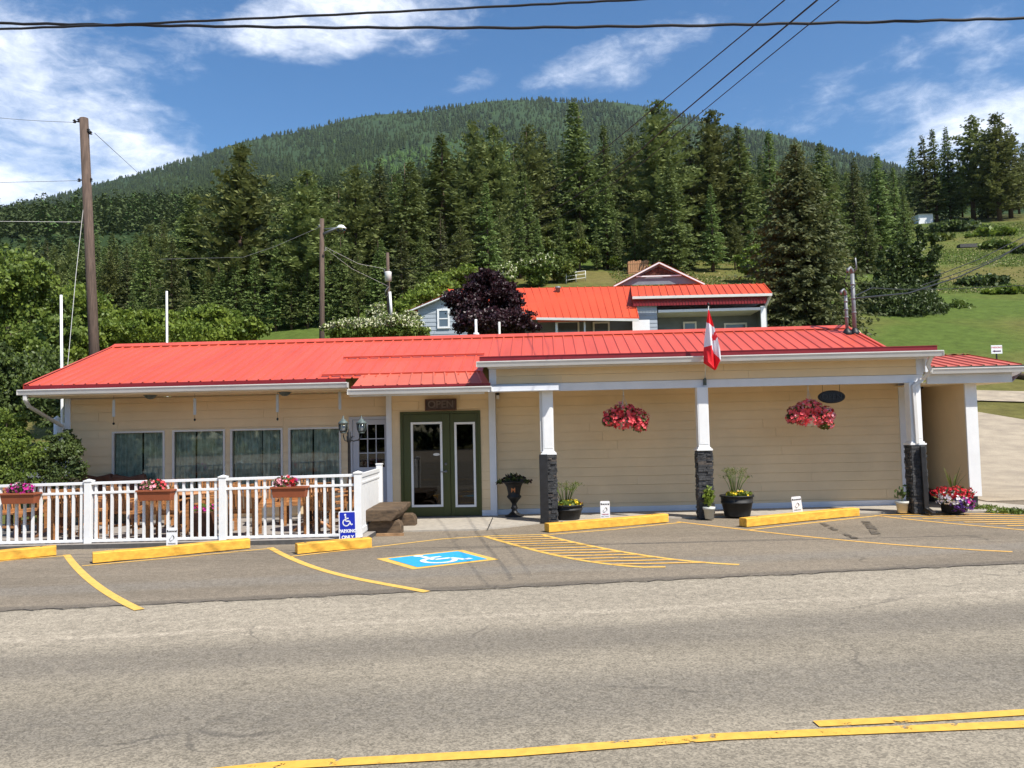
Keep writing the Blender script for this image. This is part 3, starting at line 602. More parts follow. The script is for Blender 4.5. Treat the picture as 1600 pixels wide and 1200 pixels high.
b=MB(); b.box(x0,x1,YV-.06,YV+.05,0.0,.028); b.build('threshold',m['kerb'],house)
b=MB(); hx=P(697,730,YV).x
for zz in (P(697,725,YV).z,P(697,736.5,YV).z):
    k=len(b.v); b.lathe([(.001,0),(.028,.0),(.03,.015),(.012,.025),(.014,.05),(.001,.055)],(0,0,0),14); b.v[k:]=[(hx+v[0],YV-.014-v[2],zz+v[1]) for v in b.v[k:]]
b.beam((hx,YV-.065,zz),(hx-.11,YV-.065,zz-.005),.02,.02); b.build('handle',m['metal'],dA[0])
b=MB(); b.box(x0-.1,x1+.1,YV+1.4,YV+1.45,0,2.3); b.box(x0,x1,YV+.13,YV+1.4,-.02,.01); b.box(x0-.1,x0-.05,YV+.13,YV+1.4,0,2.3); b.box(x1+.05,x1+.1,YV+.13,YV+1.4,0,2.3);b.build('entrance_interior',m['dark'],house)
# little oval plate on the glass and the closed notice
b=MB(); ox,oz=P(682,710,YV).x,P(682,710,YV).z; b.prism([(ox+.07*math.cos(t),oz+.028*math.sin(t)) for t in np.linspace(0,2*math.pi,20,endpoint=False)],YV-.003,YV-.006,0); b.build('oval_sticker',m['gutter'],dA[0])

# tyre scuffs and a tar seam
m['scuff']=paintmat('rubber_scuff',(.125,.105,.08),.50); m['tar']=paintmat('tar_seam',(.06,.052,.045),.56)
path_mark('tyre_mark',curve([(1352,815),(1366,828),(1371,838)],8),.14,m['scuff'],dz=.010); path_mark('tyre_mark',curve([(1285,818),(1310,832),(1338,842)],8),.10,m['scuff'],dz=.010)
g_=random.Random(3); path_mark('tar_seam',[(x,955.5-(x/1600)*75.5+g_.uniform(-1.6,1.6)) for x in range(-60,1680,16)],.022,m['tar'],dz=.003)
# ------------------------------------------------------------ roofs
EV=(15.70,2.885); SL=.337; RY=19.1; RZ=EV[1]+SL*(RY-EV[0])
def rz(Y): return EV[1]+SL*(Y-EV[0])
def ribsheet(b,x0,x1,lo,hi,sp=.235,h=.024,w=.05,mi=0,off=0,th=.006,x0h=None,x1h=None):
    "profiled sheet from lo=(Y,z) up to hi=(Y,z)"
    xs=[(x0,0)]; x=x0+off+.04
    while x<x1-w:
        xs+=[(x,0),(x+w*.3,h),(x+w*.7,h),(x+w,0)]; x+=sp
    xs.append((x1,0)); vs=[]
    for X,d in xs:
        t=(X-x0)/(x1-x0); Xh=(x0h if x0h is not None else x0)*(1-t)+(x1h if x1h is not None else x1)*t
        vs+=[(X,lo[0],lo[1]+d),(Xh,hi[0],hi[1]+d),(X,lo[0],lo[1]+d-th),(Xh,hi[0],hi[1]+d-th)]
    fs=[]
    for i in range(len(xs)-1):
        a=4*i;c=a+4; fs+=[(a,c,c+1,a+1),(a+2,a+3,c+3,c+2),(a,a+2,c+2,c)]
    b.add(vs,fs,mi)
XL=-10.42; XM=-1.2; XR=7.2
b=MB()
ribsheet(b,XL,XM,EV,(RY,RZ)); ribsheet(b,XM,XR,(17.0,rz(17.0)),(RY,RZ)); ribsheet(b,XM-.02,XR,(15.13,3.15),(17.02,rz(17.0)+.004))
ribsheet(b,XL,XR,(22.4,RZ-SL*3.3),(RY,RZ))
# ridge cap
for s in (-1,1):
    b.add([(XL-.02,RY,RZ+.055),(XR+.02,RY,RZ+.055),(XR+.02,RY+s*.21,RZ+.055-SL*.21-.018),(XL-.02,RY+s*.21,RZ+.055-SL*.21-.018),(XL-.02,RY+s*.21,RZ+.04-SL*.21-.018),(XR+.02,RY+s*.21,RZ+.04-SL*.21-.018)],[(0,1,2,3),(3,2,5,4)])
# verge flashings
for X in (XL-.03,XR-.02):
    for (ya,za),(yb,zb) in ((((EV[0]-.02),EV[1]),(RY,RZ)),((RY,RZ),(22.4,RZ-SL*3.3))):
        if X>0 and ya<17: ya,za=17.0,rz(17.0)
        b.add([(X,ya,za+.03),(X+.06,ya,za+.03),(X+.06,yb,zb+.03),(X,yb,zb+.03),(X,ya,za-.1),(X,yb,zb-.1)],[(0,1,2,3),(4,0,3,5)])
main=b.build('roof',m['roof'],house)
# snow bars across the ribs
def onroof(x,y):
    d=ray(x,y); t=(EYE-(EV[1]-SL*EV[0]))/(SL*d[1]-d[2]); return Vector(CAM+d*t)
b=MB()
for (p,q_) in (((537,561),(757,555.5)),((503,589),(751,582.5))):
    a=onroof(*p);c=onroof(*q_); Y=(a.y+c.y)/2; z=rz(Y)
    b.obox(((a.x+c.x)/2,Y,z+.042),(c.x-a.x,.05,.022),Matrix.Rotation(math.atan(SL),3,'X')); b.obox(((a.x+c.x)/2,Y-.03,z+.032),(c.x-a.x,.008,.03),Matrix.Rotation(math.atan(SL),3,'X'))
b.build('snow_bar',m['roof'],main)
# lean-to roof over the doors
PX0,PX1=P(551,601,15.28).x,-1.02
b=MB(); ribsheet(b,PX0,PX1,(15.26,2.695),(15.86,rz(15.86)+.03),off=.1,x0h=P(566,590,15.86).x,x1h=-1.19)
b.box(PX0,PX1,15.265,15.285,2.64,2.69); b.add([(PX0,15.27,2.69),(P(566,590,15.86).x,15.86,rz(15.86)+.02),(P(566,590,15.86).x,15.86,2.6),(PX0,15.27,2.6)],[(0,1,2,3)])
b.build('roof',m['porchroof'],house)
b=MB(); b.box(XL,-3.9,15.66,15.69,2.80,2.885); b.box(PX0-.02,PX1+.02,15.245,15.262,2.655,2.70)
b.box(-1.19,7.34,YG-.01,YG+.03,3.085,3.185); b.box(-1.19,7.34,YG-.018,YG+.05,3.18,3.195); b.add([(7.341,YG,3.19),(7.341,YG,2.99),(7.341,17,3.0),(7.341,17,3.33)],[(0,1,2,3)])
tag(b.build('roof_trim',m['roofdark'],house),'dark red metal trim under roof edge')
def gutter(x0,x1,Y,zt,h=.105,d=.11,name='gutter',mt='gutter'):
    b=MB(); pr=[(Y,zt),(Y+.012,zt),(Y+.012,zt-.015),(Y+.02,zt-.03),(Y+.035,zt-h+.008),(Y+d,zt-h+.008),(Y+d,zt),(Y+d+.006,zt),(Y+d+.006,zt-h),(Y+.03,zt-h),(Y+.006,zt-.034),(Y-.006,zt-.018),(Y-.006,zt-.002)]
    vs=[(x,p[0],p[1]) for x in (x0,x1) for p in pr]; n=len(pr); b.add(vs,[(i,(i+1)%n,n+(i+1)%n,n+i) for i in range(n)])
    for x in (x0,x1): b.box(x-.004,x+.004,Y-.004,Y+d+.004,zt-h+.002,zt-.003)
    return b.build(name,m[mt],house)
gutter(-10.49,-3.84,15.55,2.80); gutter(P(543,612,15.16).x,P(768,607,15.16).x,15.14,2.635); gutter(-1.24,7.40,YG-.125,3.095)
# porch soffits, fascias, beam
b=MB(); b.box(XL,-3.84,15.67,16.87,2.665,2.68); b.box(PX0,-1.14,15.4,16.72,2.655,2.665); b.box(-1.02,7.28,15.66,16.9,2.70,2.715)
b.build('soffit',m['cream_light'],house)
b=MB()
b.box(P(546,620,15.24).x,P(757,620,15.24).x,15.255,15.30,2.495,2.60)   # fascia under lean-to gutter
b.box(XL,-3.84,15.66,15.70,2.68,2.80)
b.box(XL-.02,XL+.02,15.7,16.9,2.66,2.74)
b.build('fascia',m['gutter'],house)
b=MB(); b.box(-1.02,7.24,YB,YB+.14,2.53,2.68); b.box(-1.04,-.90,YB-.012,YB+.1,2.682,2.99); b.box(7.12,7.25,YB-.014,YB+.1,2.682,2.99); b.box(7.25,7.30,YB-.10,YB+.2,2.72,2.99)
b.box(-1.045,.30,15.17,15.30,2.545,2.62); b.box(-1.045,.30,15.165,15.52,2.53,2.545)
b.build('beam',m['trimwhite'],house)
b=MB(); b.box(-1.04,7.28,YG,YG+.42,2.975,2.99); b.build('soffit',m['gutter'],house)
b=MB(); siding(b,-.90,7.12,2.684,2.99,YB,course=.155,seed=4); b.build('siding',m['cream'],house)
b=MB(); b.add([(-1.042,YB,2.68),(-1.042,YB,3.0),(-1.042,YG,3.0),(-1.042,YG+.02,3.15),(-1.042,17,rz(17)-.02),(-1.042,17,2.68)],[(0,1,2,3,4,5)]); b.box(-1.03,7.2,YB+.022,YB+.06,2.68,3.1)
b.add([(7.29,YB,2.68),(7.29,YB,3.12),(7.29,17,rz(17)-.02),(7.29,17,2.68)],[(0,1,2,3)]); b.build('wall',m['trimwhite'],house)
# porch posts on ledgestone bases
r=random.Random(11)
for k,(cx) in enumerate((P(857,760,YB).x+.02,P(1101,760,YB).x+.0,P(1432.5,750,YB).x+.0)):
    Y0=YB-.10; g=gz(cx); b=MB(); b.box(cx-.105,cx+.105,Y0,Y0+.21,g+1.34,2.53); b.box(cx-.085,cx+.085,Y0-.006,Y0,g+1.42,2.48); 
    ps=b.build('post',m['white'],house,.004)
    b=MB(); b.box(cx-.15,cx+.15,Y0-.05,Y0+.26,g+1.30,g+1.335); b.box(cx-.125,cx+.125,Y0-.025,Y0+.235,g+1.335,g+1.365); b.build('post_cap',m['white'],ps,.004)
    b=MB(); W2=.135; b.box(cx-W2+.03,cx+W2-.03,Y0+.0,Y0+.21,g+.0,g+1.30,2)
    cy=Y0+.105
    for side in range(4):
        z=g+.02
        while z<g+1.285:
            h=r.uniform(.02,.055); h=min(h,g+1.295-z); x=-W2
            while x<W2-.005:
                l=min(r.uniform(.06,.19),W2-x); pr=r.uniform(-.004,.022); mi=1 if r.random()<.13 else 0
                c=(x+l/2,W2-.02+pr/2,z+h/2); s=(l-.004,.045+pr,h-.004)
                if side==0: b.obox((cx+c[0],cy-c[1],c[2]),s,None,mi)
                elif side==1: b.obox((cx+c[0],cy+c[1],c[2]),s,None,mi)
                elif side==2: b.obox((cx-c[1],cy+c[0],c[2]),(s[1],s[0],s[2]),None,mi)
                else: b.obox((cx+c[1],cy+c[0],c[2]),(s[1],s[0],s[2]),None,mi)
                x+=l
            z+=h
    b.build('stone_base',[m['stone'],m['stone2'],m['mortar']],ps)
PCX=P(1432.5,750,YB).x
# rainwater pipes
def pipe(pts,mt,w=.065,d=.05,name='downspout'):
    b=MB()
    for a,c in zip(pts,pts[1:]):
        a=Vector(a);c=Vector(c); t=(c-a).normalized(); b.beam(a-t*.012,c+t*.012,w,d,0,(0,1,0) if abs(t.z)>.5 else (0,0,1))
    return b.build(name,m[mt],house,.008)
a=P(44,618,15.62); pipe([(-10.36,15.62,2.70),(-10.36,15.62,2.60),(-10.40,15.80,2.47),(-10.36,16.84,2.08),(-10.36,16.84,.1)],'gutter',.075,.055)
px=P(857,700,YB).x+.02-.145; pipe([(px,YB-.03,2.53),(px,YB-.03,1.36)],'gutter',.06,.07)
pipe([(px+.02,YB-.16,1.30),(px+.02,YB-.16,.02)],'blackgloss',.16,.05)
pipe([(7.22,15.1,2.99),(7.2,15.2,2.84),(7.27,15.25,2.72),(7.17,YB-.13,2.58),(PCX-.04,YB-.14,2.46),(PCX-.02,YB-.14,1.38)],'gutter')
pipe([(PCX+.04,YB-.20,1.32),(PCX+.06,YB-.20,.16),(PCX+.10,YB-.38,.09)],'blackgloss',.09,.06)
# dome lights under the patio eave, camera and flood light by the doors
for (x,y) in ((235,616),(445,610.5)):
    p=P(x,y,16.2); b=MB(); b.lathe([(.001,-.085),(.06,-.075),(.10,-.045),(.12,-.01),(.14,-.008),(.14,.0)],(p.x,16.2,2.665),20); l=b.build('ceiling_light',m['greymetal'],house)
p=P(765,617,16.6); b=MB(); b.lathe([(.001,-.08),(.04,-.06),(.05,-.02),(.05,0)],(p.x,16.6,2.655),14); b.build('security_camera',m['blackgloss'],house)
p=P(778,619,16.8); b=MB(); b.box(p.x-.03,p.x+.03,16.78,16.88,2.52,2.62); b.build('wall_sensor',m['blackgloss'],house); b=MB(); b.box(p.x-.03,p.x+.03,16.72,16.78,2.44,2.52); b.build('wall_sensor',m['gutter'],house)
p=P(1443,605,16.4); b=MB(); b.lathe([(.001,-.09),(.07,-.075),(.11,-.03),(.13,0)],(p.x+.15,17.0,2.5),16); b.build('ceiling_light',m['black'],house)
# right-hand covered passage
b=MB(); ribsheet(b,7.34,9.16,(15.62,2.83),(17.5,3.19),off=.1,x0h=7.34,x1h=9.08)
b.add([(7.3,17.52,3.22),(9.1,17.52,3.22),(9.12,17.36,3.205),(7.3,17.36,3.205)],[(0,1,2,3)]); b.add([(9.16,15.62,2.85),(9.1,17.5,3.21),(9.1,17.5,3.1),(9.16,15.62,2.75)],[(0,1,2,3)])
ribsheet(b,7.34,9.08,(21.0,2.9),(17.5,3.19))
b.build('roof',m['porchroof'],house)
b=MB(); b.box(7.34,9.18,15.585,15.62,2.775,2.825); b.build('roof_trim',m['kerb'],house)
gutter(7.28,9.22,15.47,2.79)
b=MB(); b.box(7.36,8.95,15.60,15.66,2.50,2.70); b.add([(8.95,15.6,2.5),(9.16,15.6,2.70),(9.16,20,2.70),(8.95,20,2.5)],[(0,1,2,3)]); b.build('fascia',m['gutter'],house)
b=MB(); b.box(7.3,8.95,15.66,20.5,2.50,2.52); b.build('soffit',m['cream_light'],house)
b=MB()
z=.36
while z<2.48:
    b.add([(8.187,15.86,z),(8.187,20,z),(8.2,20,z+.187),(8.2,15.86,z+.187)],[(0,1,2,3)]); b.add([(8.187,15.86,z),(8.187,20,z),(8.2,20,z),(8.2,15.86,z)],[(0,1,2,3)]); z+=.187
b.build('siding',m['cream'],house)
b=MB(); b.box(8.2,8.36,15.86,20,.34,2.5); b.box(8.17,8.39,15.82,15.86,.33,2.5,1); b.box(8.22,8.34,15.88,20,.0,.34,2)
b.box(7.3,8.2,20.0,20.1,0,2.5,0); b.box(7.5,8.1,19.95,19.99,.05,2.1,2)
b.build('wall',[m['cream'],m['white'],m['kerb']],house)
# service masts on the ridge
for (x,yb,yt,w) in ((1335.5,516,428,.045),(1323.5,512,462,.036)):
    a=P(x,yb,18.45); top=P(x,yt,18.45); ms=MB(); ms.tube([(a.x,18.45,a.z-.1),(a.x,18.45,top.z)],w,12)
    for f in (.3,.55,.8): z=a.z+(top.z-a.z)*f; ms.lathe([(w,0),(w+.012,0),(w+.012,.03),(w,.03)],(a.x,18.45,z),12)
    o=ms.build('service_mast',m['metal'],house)
    h=MB(); c=Vector((a.x,18.45,top.z)); h.tube([c,c+Vector((.0,0,.08)),c+Vector((-.05,-.02,.14)),c+Vector((-.11,-.04,.10)),c+Vector((-.12,-.05,.03))],[w*.9,w*.95,w*.9,w*.8,w*.7],10); 
    if w>.04: h.tube([c+Vector((.02,0,.02)),c+Vector((.09,-.03,.12)),c+Vector((.07,-.05,.36))],[.014,.018,.018],8)
    h.build('weatherhead',m['metal'],o)
    f=MB(); f.lathe([(.14,-.08),(.10,0.02),(w+.01,.09),(w,.1)],(a.x,18.45,rz(18.45)+.02),14); f.build('flashing',m['black'],o)
    if w>.04:
        d=MB(); q=c+Vector((-.12,-.05,.03)); d.tube([q,q+Vector((-.08,0,-.2)),q+Vector((0.02,-.05,-.45)),q+Vector((.16,0,-.3))],.01,6); d.build('drip_loop',m['wire'],o)
# ------------------------------------------------------------ patio
YR=13.5
def zr(x0y0,x1y1,x):
    a=P(*x0y0,YR);c=P(*x1y1,YR); t=(x-a.x)/(c.x-a.x); return a.z+(c.z-a.z)*t
pat=MB(); pat.v=[]
pv=[(-40,13.32),(-3.02,13.32),(-3.02,16.88),(-40,16.88)]
pat.prism(pv,0,0,0,'xy'); pat.v=[(v[0],v[1],gz(v[0])+(.075 if k>=4 else -.03)) for k,v in enumerate(pat.v)]; pat.m=[0]*6
o=pat.build('patio',[m['deckc'],m['kerb']]); o['kind']='structure'
for p_ in o.data.polygons:
    if abs(p_.normal.z)<.5: p_.material_index=1
rail=empty('patio_railing',(-7,YR,0),'white vinyl railing with square balusters along the front of the patio','railing')
top=lambda x: zr((0,757.5),(553,740.5),x)
pxs=[-13.2]+[P(x,800,YR).x for x in (139,349,560)]
for i,X in enumerate(pxs):
    b=MB(); zt=top(X)+.035; b.box(X-.058,X+.058,YR-.058,YR+.058,gz(X)+.03,zt-.03); b.box(X-.07,X+.07,YR-.07,YR+.07,zt-.03,zt-.005); k=len(b.v); b.add([(X-.06,YR-.06,zt-.005),(X+.06,YR-.06,zt-.005),(X+.06,YR+.06,zt-.005),(X-.06,YR+.06,zt-.005),(X,YR,zt+.02)],[(0,1,4),(1,2,4),(2,3,4),(3,0,4)])
    b.build('post',m['white'],rail,.003)
    if i+1<len(pxs):
        a,c=X+.058,pxs[i+1]-.058
        for nm,dz0,h,w in (('top_rail',0,.045,.085),('middle_rail',-.165,.04,.05),('bottom_rail',None,.045,.05)):
            b=MB()
            if dz0 is None: za,zc=gz(a)+.135,gz(c)+.135
            else: za,zc=top(a)+dz0,top(c)+dz0
            b.add([(a,YR-w/2,za-h),(c,YR-w/2,zc-h),(c,YR+w/2,zc-h),(a,YR+w/2,za-h),(a,YR-w/2,za),(c,YR-w/2,zc),(c,YR+w/2,zc),(a,YR+w/2,za)],[(0,3,2,1),(4,5,6,7),(0,1,5,4),(1,2,6,5),(2,3,7,6),(3,0,4,7)])
            b.build(nm,m['white'],rail,.003)
        n=round((c-a)/.143)
        for k in range(n):
            xx=a+(c-a)*(k+.5)/n
            if xx<-10.6: continue
            b=MB(); b.box(xx-.019,xx+.019,YR-.019,YR+.019,gz(xx)+.11,top(xx)-.03); b.build('baluster',m['white'],rail)
# solid side panel
sp=empty('privacy_panel',(-3.12,14.5,0),'solid white vinyl fence panel closing the patio end beside the timber bench','fence panel')
e0=pxs[-1]; Y1=15.6; X1=P(592,740,Y1).x; z0=top(e0); z1p=P(592,731,Y1).z
b=MB(); b.beam((e0,YR+.06,z0-.04),(X1,Y1,z1p-.04),.05,.07); b.beam((e0,YR+.06,z0-.17),(X1,Y1,z1p-.17),.045,.04); b.beam((e0,YR+.06,.13),(X1,Y1,.13),.05,.1); b.build('rail',m['white'],sp,.004)
b=MB(); b.beam((e0,YR+.06,(z0-.0)/2),(X1,Y1,(z1p-.0)/2),.022,z0-.12); 
n=12
for k in range(1,n): t=k/n; xx=e0+(X1-e0)*t; b.box(xx+.011,xx+.0125,YR+.06+(Y1-YR-.06)*t-.003,YR+.06+(Y1-YR-.06)*t+.003,.18,z0-.2)
b.build('panel',m['white'],sp)
b=MB(); b.box(X1-.055,X1+.055,Y1,Y1+.11,.03,z1p+.06); b.box(X1-.065,X1+.065,Y1-.01,Y1+.12,z1p+.06,z1p+.085); b.build('post',m['white'],sp,.003)
# wooden chairs and tables
def chair():
    r=empty('patio_chair',(0,0,0),'x','chair','wooden chairs on the patio')
    b=MB()
    for k in range(5): b.box(-.24,.24,-.22+k*.09,-.14+k*.09,.425,.445)
    b.box(-.25,.25,-.235,-.215,.37,.43); b.build('seat',m['wood'],r)
    b=MB()
    for k in range(7): x=-.19+k*.0633; b.beam((x,.235,.46),(x,.30,.86),.038,.012,0,(0,1,0))
    b.beam((-.26,.30,.88),(.26,.30,.88),.03,.07); b.beam((-.25,.235,.47),(.25,.235,.47),.03,.05); b.build('backrest',m['wood'],r,.004)
    for s in (-1,1):
        b=MB(); b.beam((s*.26,-.22,0),(s*.26,-.22,.64),.05,.045); b.build('leg',m['wood'],r)
        b=MB(); b.beam((s*.26,.22,0),(s*.26,.22,.46),.05,.045); b.beam((s*.26,.22,.45),(s*.26,.305,.92),.05,.04); b.build('leg',m['wood'],r)
        b=MB(); b.beam((s*.27,-.28,.655),(s*.27,.26,.655),.06,.025); b.build('armrest',m['wood'],r,.004)
        b=MB(); b.beam((s*.26,-.2,.2),(s*.26,.2,.2),.03,.04); b.build('stretcher',m['wood'],r)
    return r
def table(rad=.48):
    r=empty('patio_table',(0,0,0),'x','table','round wooden tables on the patio')
    b=MB(); b.lathe([(.001,.70),(rad-.03,.70),(rad,.71),(rad,.735),(.001,.735)],(0,0,0),28); b.build('tabletop',m['wood2'],r)
    b=MB(); b.box(-.10,-.03,-.09,.09,.06,.70); b.box(.03,.10,-.09,.09,.06,.70); b.build('pedestal',m['darkwood'],r)
    for a in range(4): 
        b=MB(); c,s=math.cos(a*math.pi/2+.4),math.sin(a*math.pi/2+.4); b.tube([(c*.04,s*.04,.16),(c*.22,s*.22,.11),(c*.34,s*.34,.0)],[.035,.03,.025],8); b.build('foot',m['wood2'],r)
    return r
CH=chair(); TB=table(); ch_used=False; tb_used=False
tabs=[(88,14.55,'round patio table behind the magenta flower box'),(292,14.75,'round patio table in the middle of the patio behind the pink and red flower box'),(488,14.55,'round patio table under the right-hand flower box')]
def zf(X): return gz(X)+.075
for i,(x,Y,l) in enumerate(tabs):
    p=P(x,780,Y); 
    if i==0: TB.location=(p.x,Y,zf(p.x)); TB['label']=l
    else: dup(TB,(p.x,Y,zf(p.x)),l)
chs=[(28,14.7,80,'wooden patio chair at the far left seen from its side'),(118,13.95,175,'wooden patio chair with its back to the rail left of the first rail post'),(150,14.9,-70,'wooden patio chair just right of the first rail post, turned sideways'),
(60,15.5,5,'wooden patio chair on the far side of the leftmost table'),(205,14.2,150,'wooden patio chair in front of the left window, left of the red flower box'),(243,15.6,10,'wooden patio chair near the wall below the first window'),
(262,14.05,185,'wooden patio chair with its back to the rail behind the red flower box'),(318,15.6,-15,'wooden patio chair near the wall below the second window'),(344,14.5,-80,'wooden patio chair beside the dark planter at the second rail post'),
(378,13.98,186,'orange-lit wooden chair back right of the second rail post'),(425,15.5,15,'wooden patio chair near the wall below the third window'),(508,13.98,165,'wooden patio chair nearest the blue parking sign'),(528,15.2,-60,'wooden patio chair beside the lamp post'),(465,15.7,0,'wooden patio chair near the wall below the fourth window')]
for i,(x,Y,a,l) in enumerate(chs):
    p=P(x,800,Y)
    if i==0: CH.location=(p.x,Y,zf(p.x)); CH.rotation_euler=(0,0,R_(a)); CH['label']=l
    else: dup(CH,(p.x,Y,zf(p.x)),l,R_(a))
# high dark wicker chairs by the wall
def wicker():
    r=empty('lounge_chair',(0,0,0),'x','chair','dark lounge chairs against the wall')
    b=MB(); b.box(-.33,.33,-.3,.3,.3,.48); b.build('seat',m['darkwood'],r,.05); b=MB(); b.prism([(-.34,.42),(.34,.42),(.36,.9),(.33,1.02),(.16,.98),(0,.95),(-.16,.98),(-.33,1.02),(-.36,.9)],.22,.36); b.build('backrest',m['darkwood'],r,.04)
    for s in (-1,1):
        b=MB(); b.box(s*.36-.05,s*.36+.05,-.3,.28,.3,.66); b.build('armrest',m['darkwood'],r,.03)
        for t in (-1,1): b=MB(); b.box(s*.3-.025,s*.3+.025,t*.25-.025,t*.25+.025,0,.3); b.build('leg',m['darkwood'],r)
    return r
wk=wicker(); p=P(139,740,16.4); wk.location=(p.x,16.4,zf(p.x)+.02); wk['label']='dark brown lounge chair against the siding left of the first window'; p=P(193,740,16.4); dup(wk,(p.x,16.4,zf(p.x)+.0),'dark brown lounge chair below the leftmost window',.1)
# slab bench
bn=empty('timber_bench',(-2.83,14.8,0),'heavy weathered timber slab bench on two log blocks beside the white panel','bench')
ax,bx=P(566,800,14.1).x,P(619,800,14.1).x; zt=P(590,797,14.1).z
b=MB(); n=9; rr=random.Random(2)
vs=[];
for j in range(n):
    t=j/(n-1); Y=14.1+1.55*t; l=ax+.02+(-.02*t)+rr.uniform(-.01,.01); q_=bx+.04*math.sin(t*5)+rr.uniform(-.015,.015)+.02*t
    vs+=[(l,Y,zt-.20),(q_-.10,Y,zt-.20),(q_,Y,zt-.09),(q_+.01,Y,zt-.01),(q_-.01,Y,zt+.0),(l,Y,zt+rr.uniform(-.004,.004))]
b.add(vs,[(6*j+k,6*j+(k+1)%6,6*(j+1)+(k+1)%6,6*(j+1)+k) for j in range(n-1) for k in range(6)]+[tuple(range(6)),tuple(6*(n-1)+k for k in reversed(range(6)))]); b.build('seat',m['log'],bn,.012)
for (Ya,xr,xl_) in ((14.22,bx+.06,bx-.55),(15.28,bx+.14,bx-.5)):
    b=MB(); h=zt-.205; poly=[(xl_,.0),(xr,.0),(xr,h-.10),(xr-.03,h-.03),(xr-.09,h),(xl_+.09,h),(xl_+.02,h-.04),(xl_,h-.12)]; b.prism(poly,Ya,Ya+.27); b.build('leg',m['log'],bn,.01)
b=MB(); b.box(bx-.35,bx+.13,14.05,14.12,gz(-2.5),.03); tag(b.build('wood_offcut',mat('fresh_offcut',(.34,.20,.10),.7,.2,8)),'thin light wood offcut lying under the end of the timber bench','offcut')
# twin lantern post
lp=empty('lantern_post',(-3.6,14.6,0),'dark twin-lantern post standing behind the patio rail by the side door','lamp post')
YL=14.6; c=P(545.5,700,YL); g=zf(c.x); 
def zz(y): return P(545,y,YL).z
b=MB(); b.lathe([(.09,g),(.09,g+.05),(.05,g+.12),(.03,g+.2),(.026,zz(692)),(.04,zz(690)),(.045,zz(683)),(.03,zz(681)),(.035,zz(676)),(.018,zz(674)),(.012,zz(671)),(.001,zz(669))],(c.x,YL,0),14); b.build('post',m['black'],lp)
for (x,yb,s) in ((536.5,677,-1),(565,677,1)):
    q=P(x,yb,YL); 
    b=MB(); z=zz(686); pts=[(c.x,YL,z),(c.x+(q.x-c.x)*.35,YL,z-.04),(c.x+(q.x-c.x)*.75,YL,z-.02),(q.x-.0,YL,q.z-.05),(q.x,YL,q.z)]; b.tube(pts,.011,8); b.tube([(c.x+(q.x-c.x)*.15,YL,z+.0),(c.x+(q.x-c.x)*.3,YL,z+.06),(c.x+(q.x-c.x)*.42,YL,z+.04)],.008,6); b.build('arm',m['black'],lp)
    L_=MB(); L_.lathe([(.001,.0),(.05,.0),(.055,.012),(.035,.02)],q,16); L_.lathe([(.09,.175),(.10,.185),(.07,.22),(.045,.235),(.035,.26),(.012,.27),(.016,.30),(.001,.33)],q,16)
    for k in range(6): a=k*math.pi/3+.3; L_.tube([q+Vector((math.cos(a)*.05,math.sin(a)*.05,.01)),q+Vector((math.cos(a)*.082,math.sin(a)*.082,.08)),q+Vector((math.cos(a)*.085,math.sin(a)*.085,.185))],.006,5)
    ln=L_.build('lantern',m['greymetal'],lp)
    L_=MB(); L_.lathe([(.045,.015),(.074,.07),(.078,.17)],q,16); L_.build('lantern_glass',m['lglass'],ln); L_=MB(); L_.lathe([(.001,.03),(.02,.04),(.03,.09),(.02,.14),(.001,.15)],q,10); L_.build('bulb',m['whitep'],ln)
# hanging glass strips under the eave
for i,(x,y0,y1,hook) in enumerate(((178,622,651,662),(304.5,620,648,656),(433.5,614,644,655),(531,610,640,0))):
    a=P(x,y0,16.1);c=P(x,y1,16.1); r_=empty('hanging_strip',(a.x,16.1,a.z),('milky hanging strip nearest the left end of the patio eave','milky hanging strip between the first and second patio windows','milky hanging strip below the right eave lamp','milky hanging strip right beside the twin lanterns')[i],'hanging ornament','clear strips hung from the patio eave')
    b=MB(); b.box(a.x-.028,a.x+.028,16.09,16.10,c.z,a.z-.03); b.build('strip',mat('milky_strip',(.5,.52,.5),.3,.05) if i==0 else D.materials['milky_strip'],r_)
    b=MB(); b.tube([(a.x,16.095,2.67),(a.x,16.095,a.z-.03)],.003,5); b.build('cord',m['wire'],r_)
    if hook: h=P(x,hook,16.1); b=MB(); b.tube([(a.x,16.095,c.z),(a.x,16.095,h.z)],.003,5); b.lathe([(.001,-.03),(.022,-.01),(.022,.015),(.008,.03)],(a.x,16.095,h.z),10); b.build('weight',m['black'],r_)
# ------------------------------------------------------------ wheel stops and little signs
def stop(a,c,label,h=.155,w=.19,seed=0):
    A=G(*a);C=G(*c); t=(C-A).normalized(); n=Vector((-t.y,t.x,0)); r=random.Random(seed); b=MB(); k=7; vs=[]
    for j in range(k):
        p=A+(C-A)*j/(k-1); e=r.uniform(-.004,.004); z=gz(p.x)
        for (dn,dz) in ((0,.012),(-.002,h-.012),(.012,h),(w-.012,h),(w,h-.014),(w,.012)): q=p+n*(dn+e); vs.append((q.x,q.y,z+dz+e))
    b.add(vs,[(6*j+i,6*j+(i+1)%6,6*(j+1)+(i+1)%6,6*(j+1)+i) for j in range(k-1) for i in range(6)]+[tuple(range(6)),tuple(6*(k-1)+i for i in reversed(range(6)))])
    for f in (.12,.88):
        p=A+(C-A)*f+n*w*.5; b.lathe([(.02,h-.002),(.02,h+.004),(.001,h+.005)],(p.x,p.y,gz(p.x)),8,1)
    o=b.build('wheel_stop',[m['yellow'],m['kerb']]); tag(o,label,'wheel stop','yellow timber wheel stops'); return A,C,n,t
S1=stop((-120,888),(88,868.5),'yellow timber wheel stop at the far left, below the magenta flower box',seed=1)
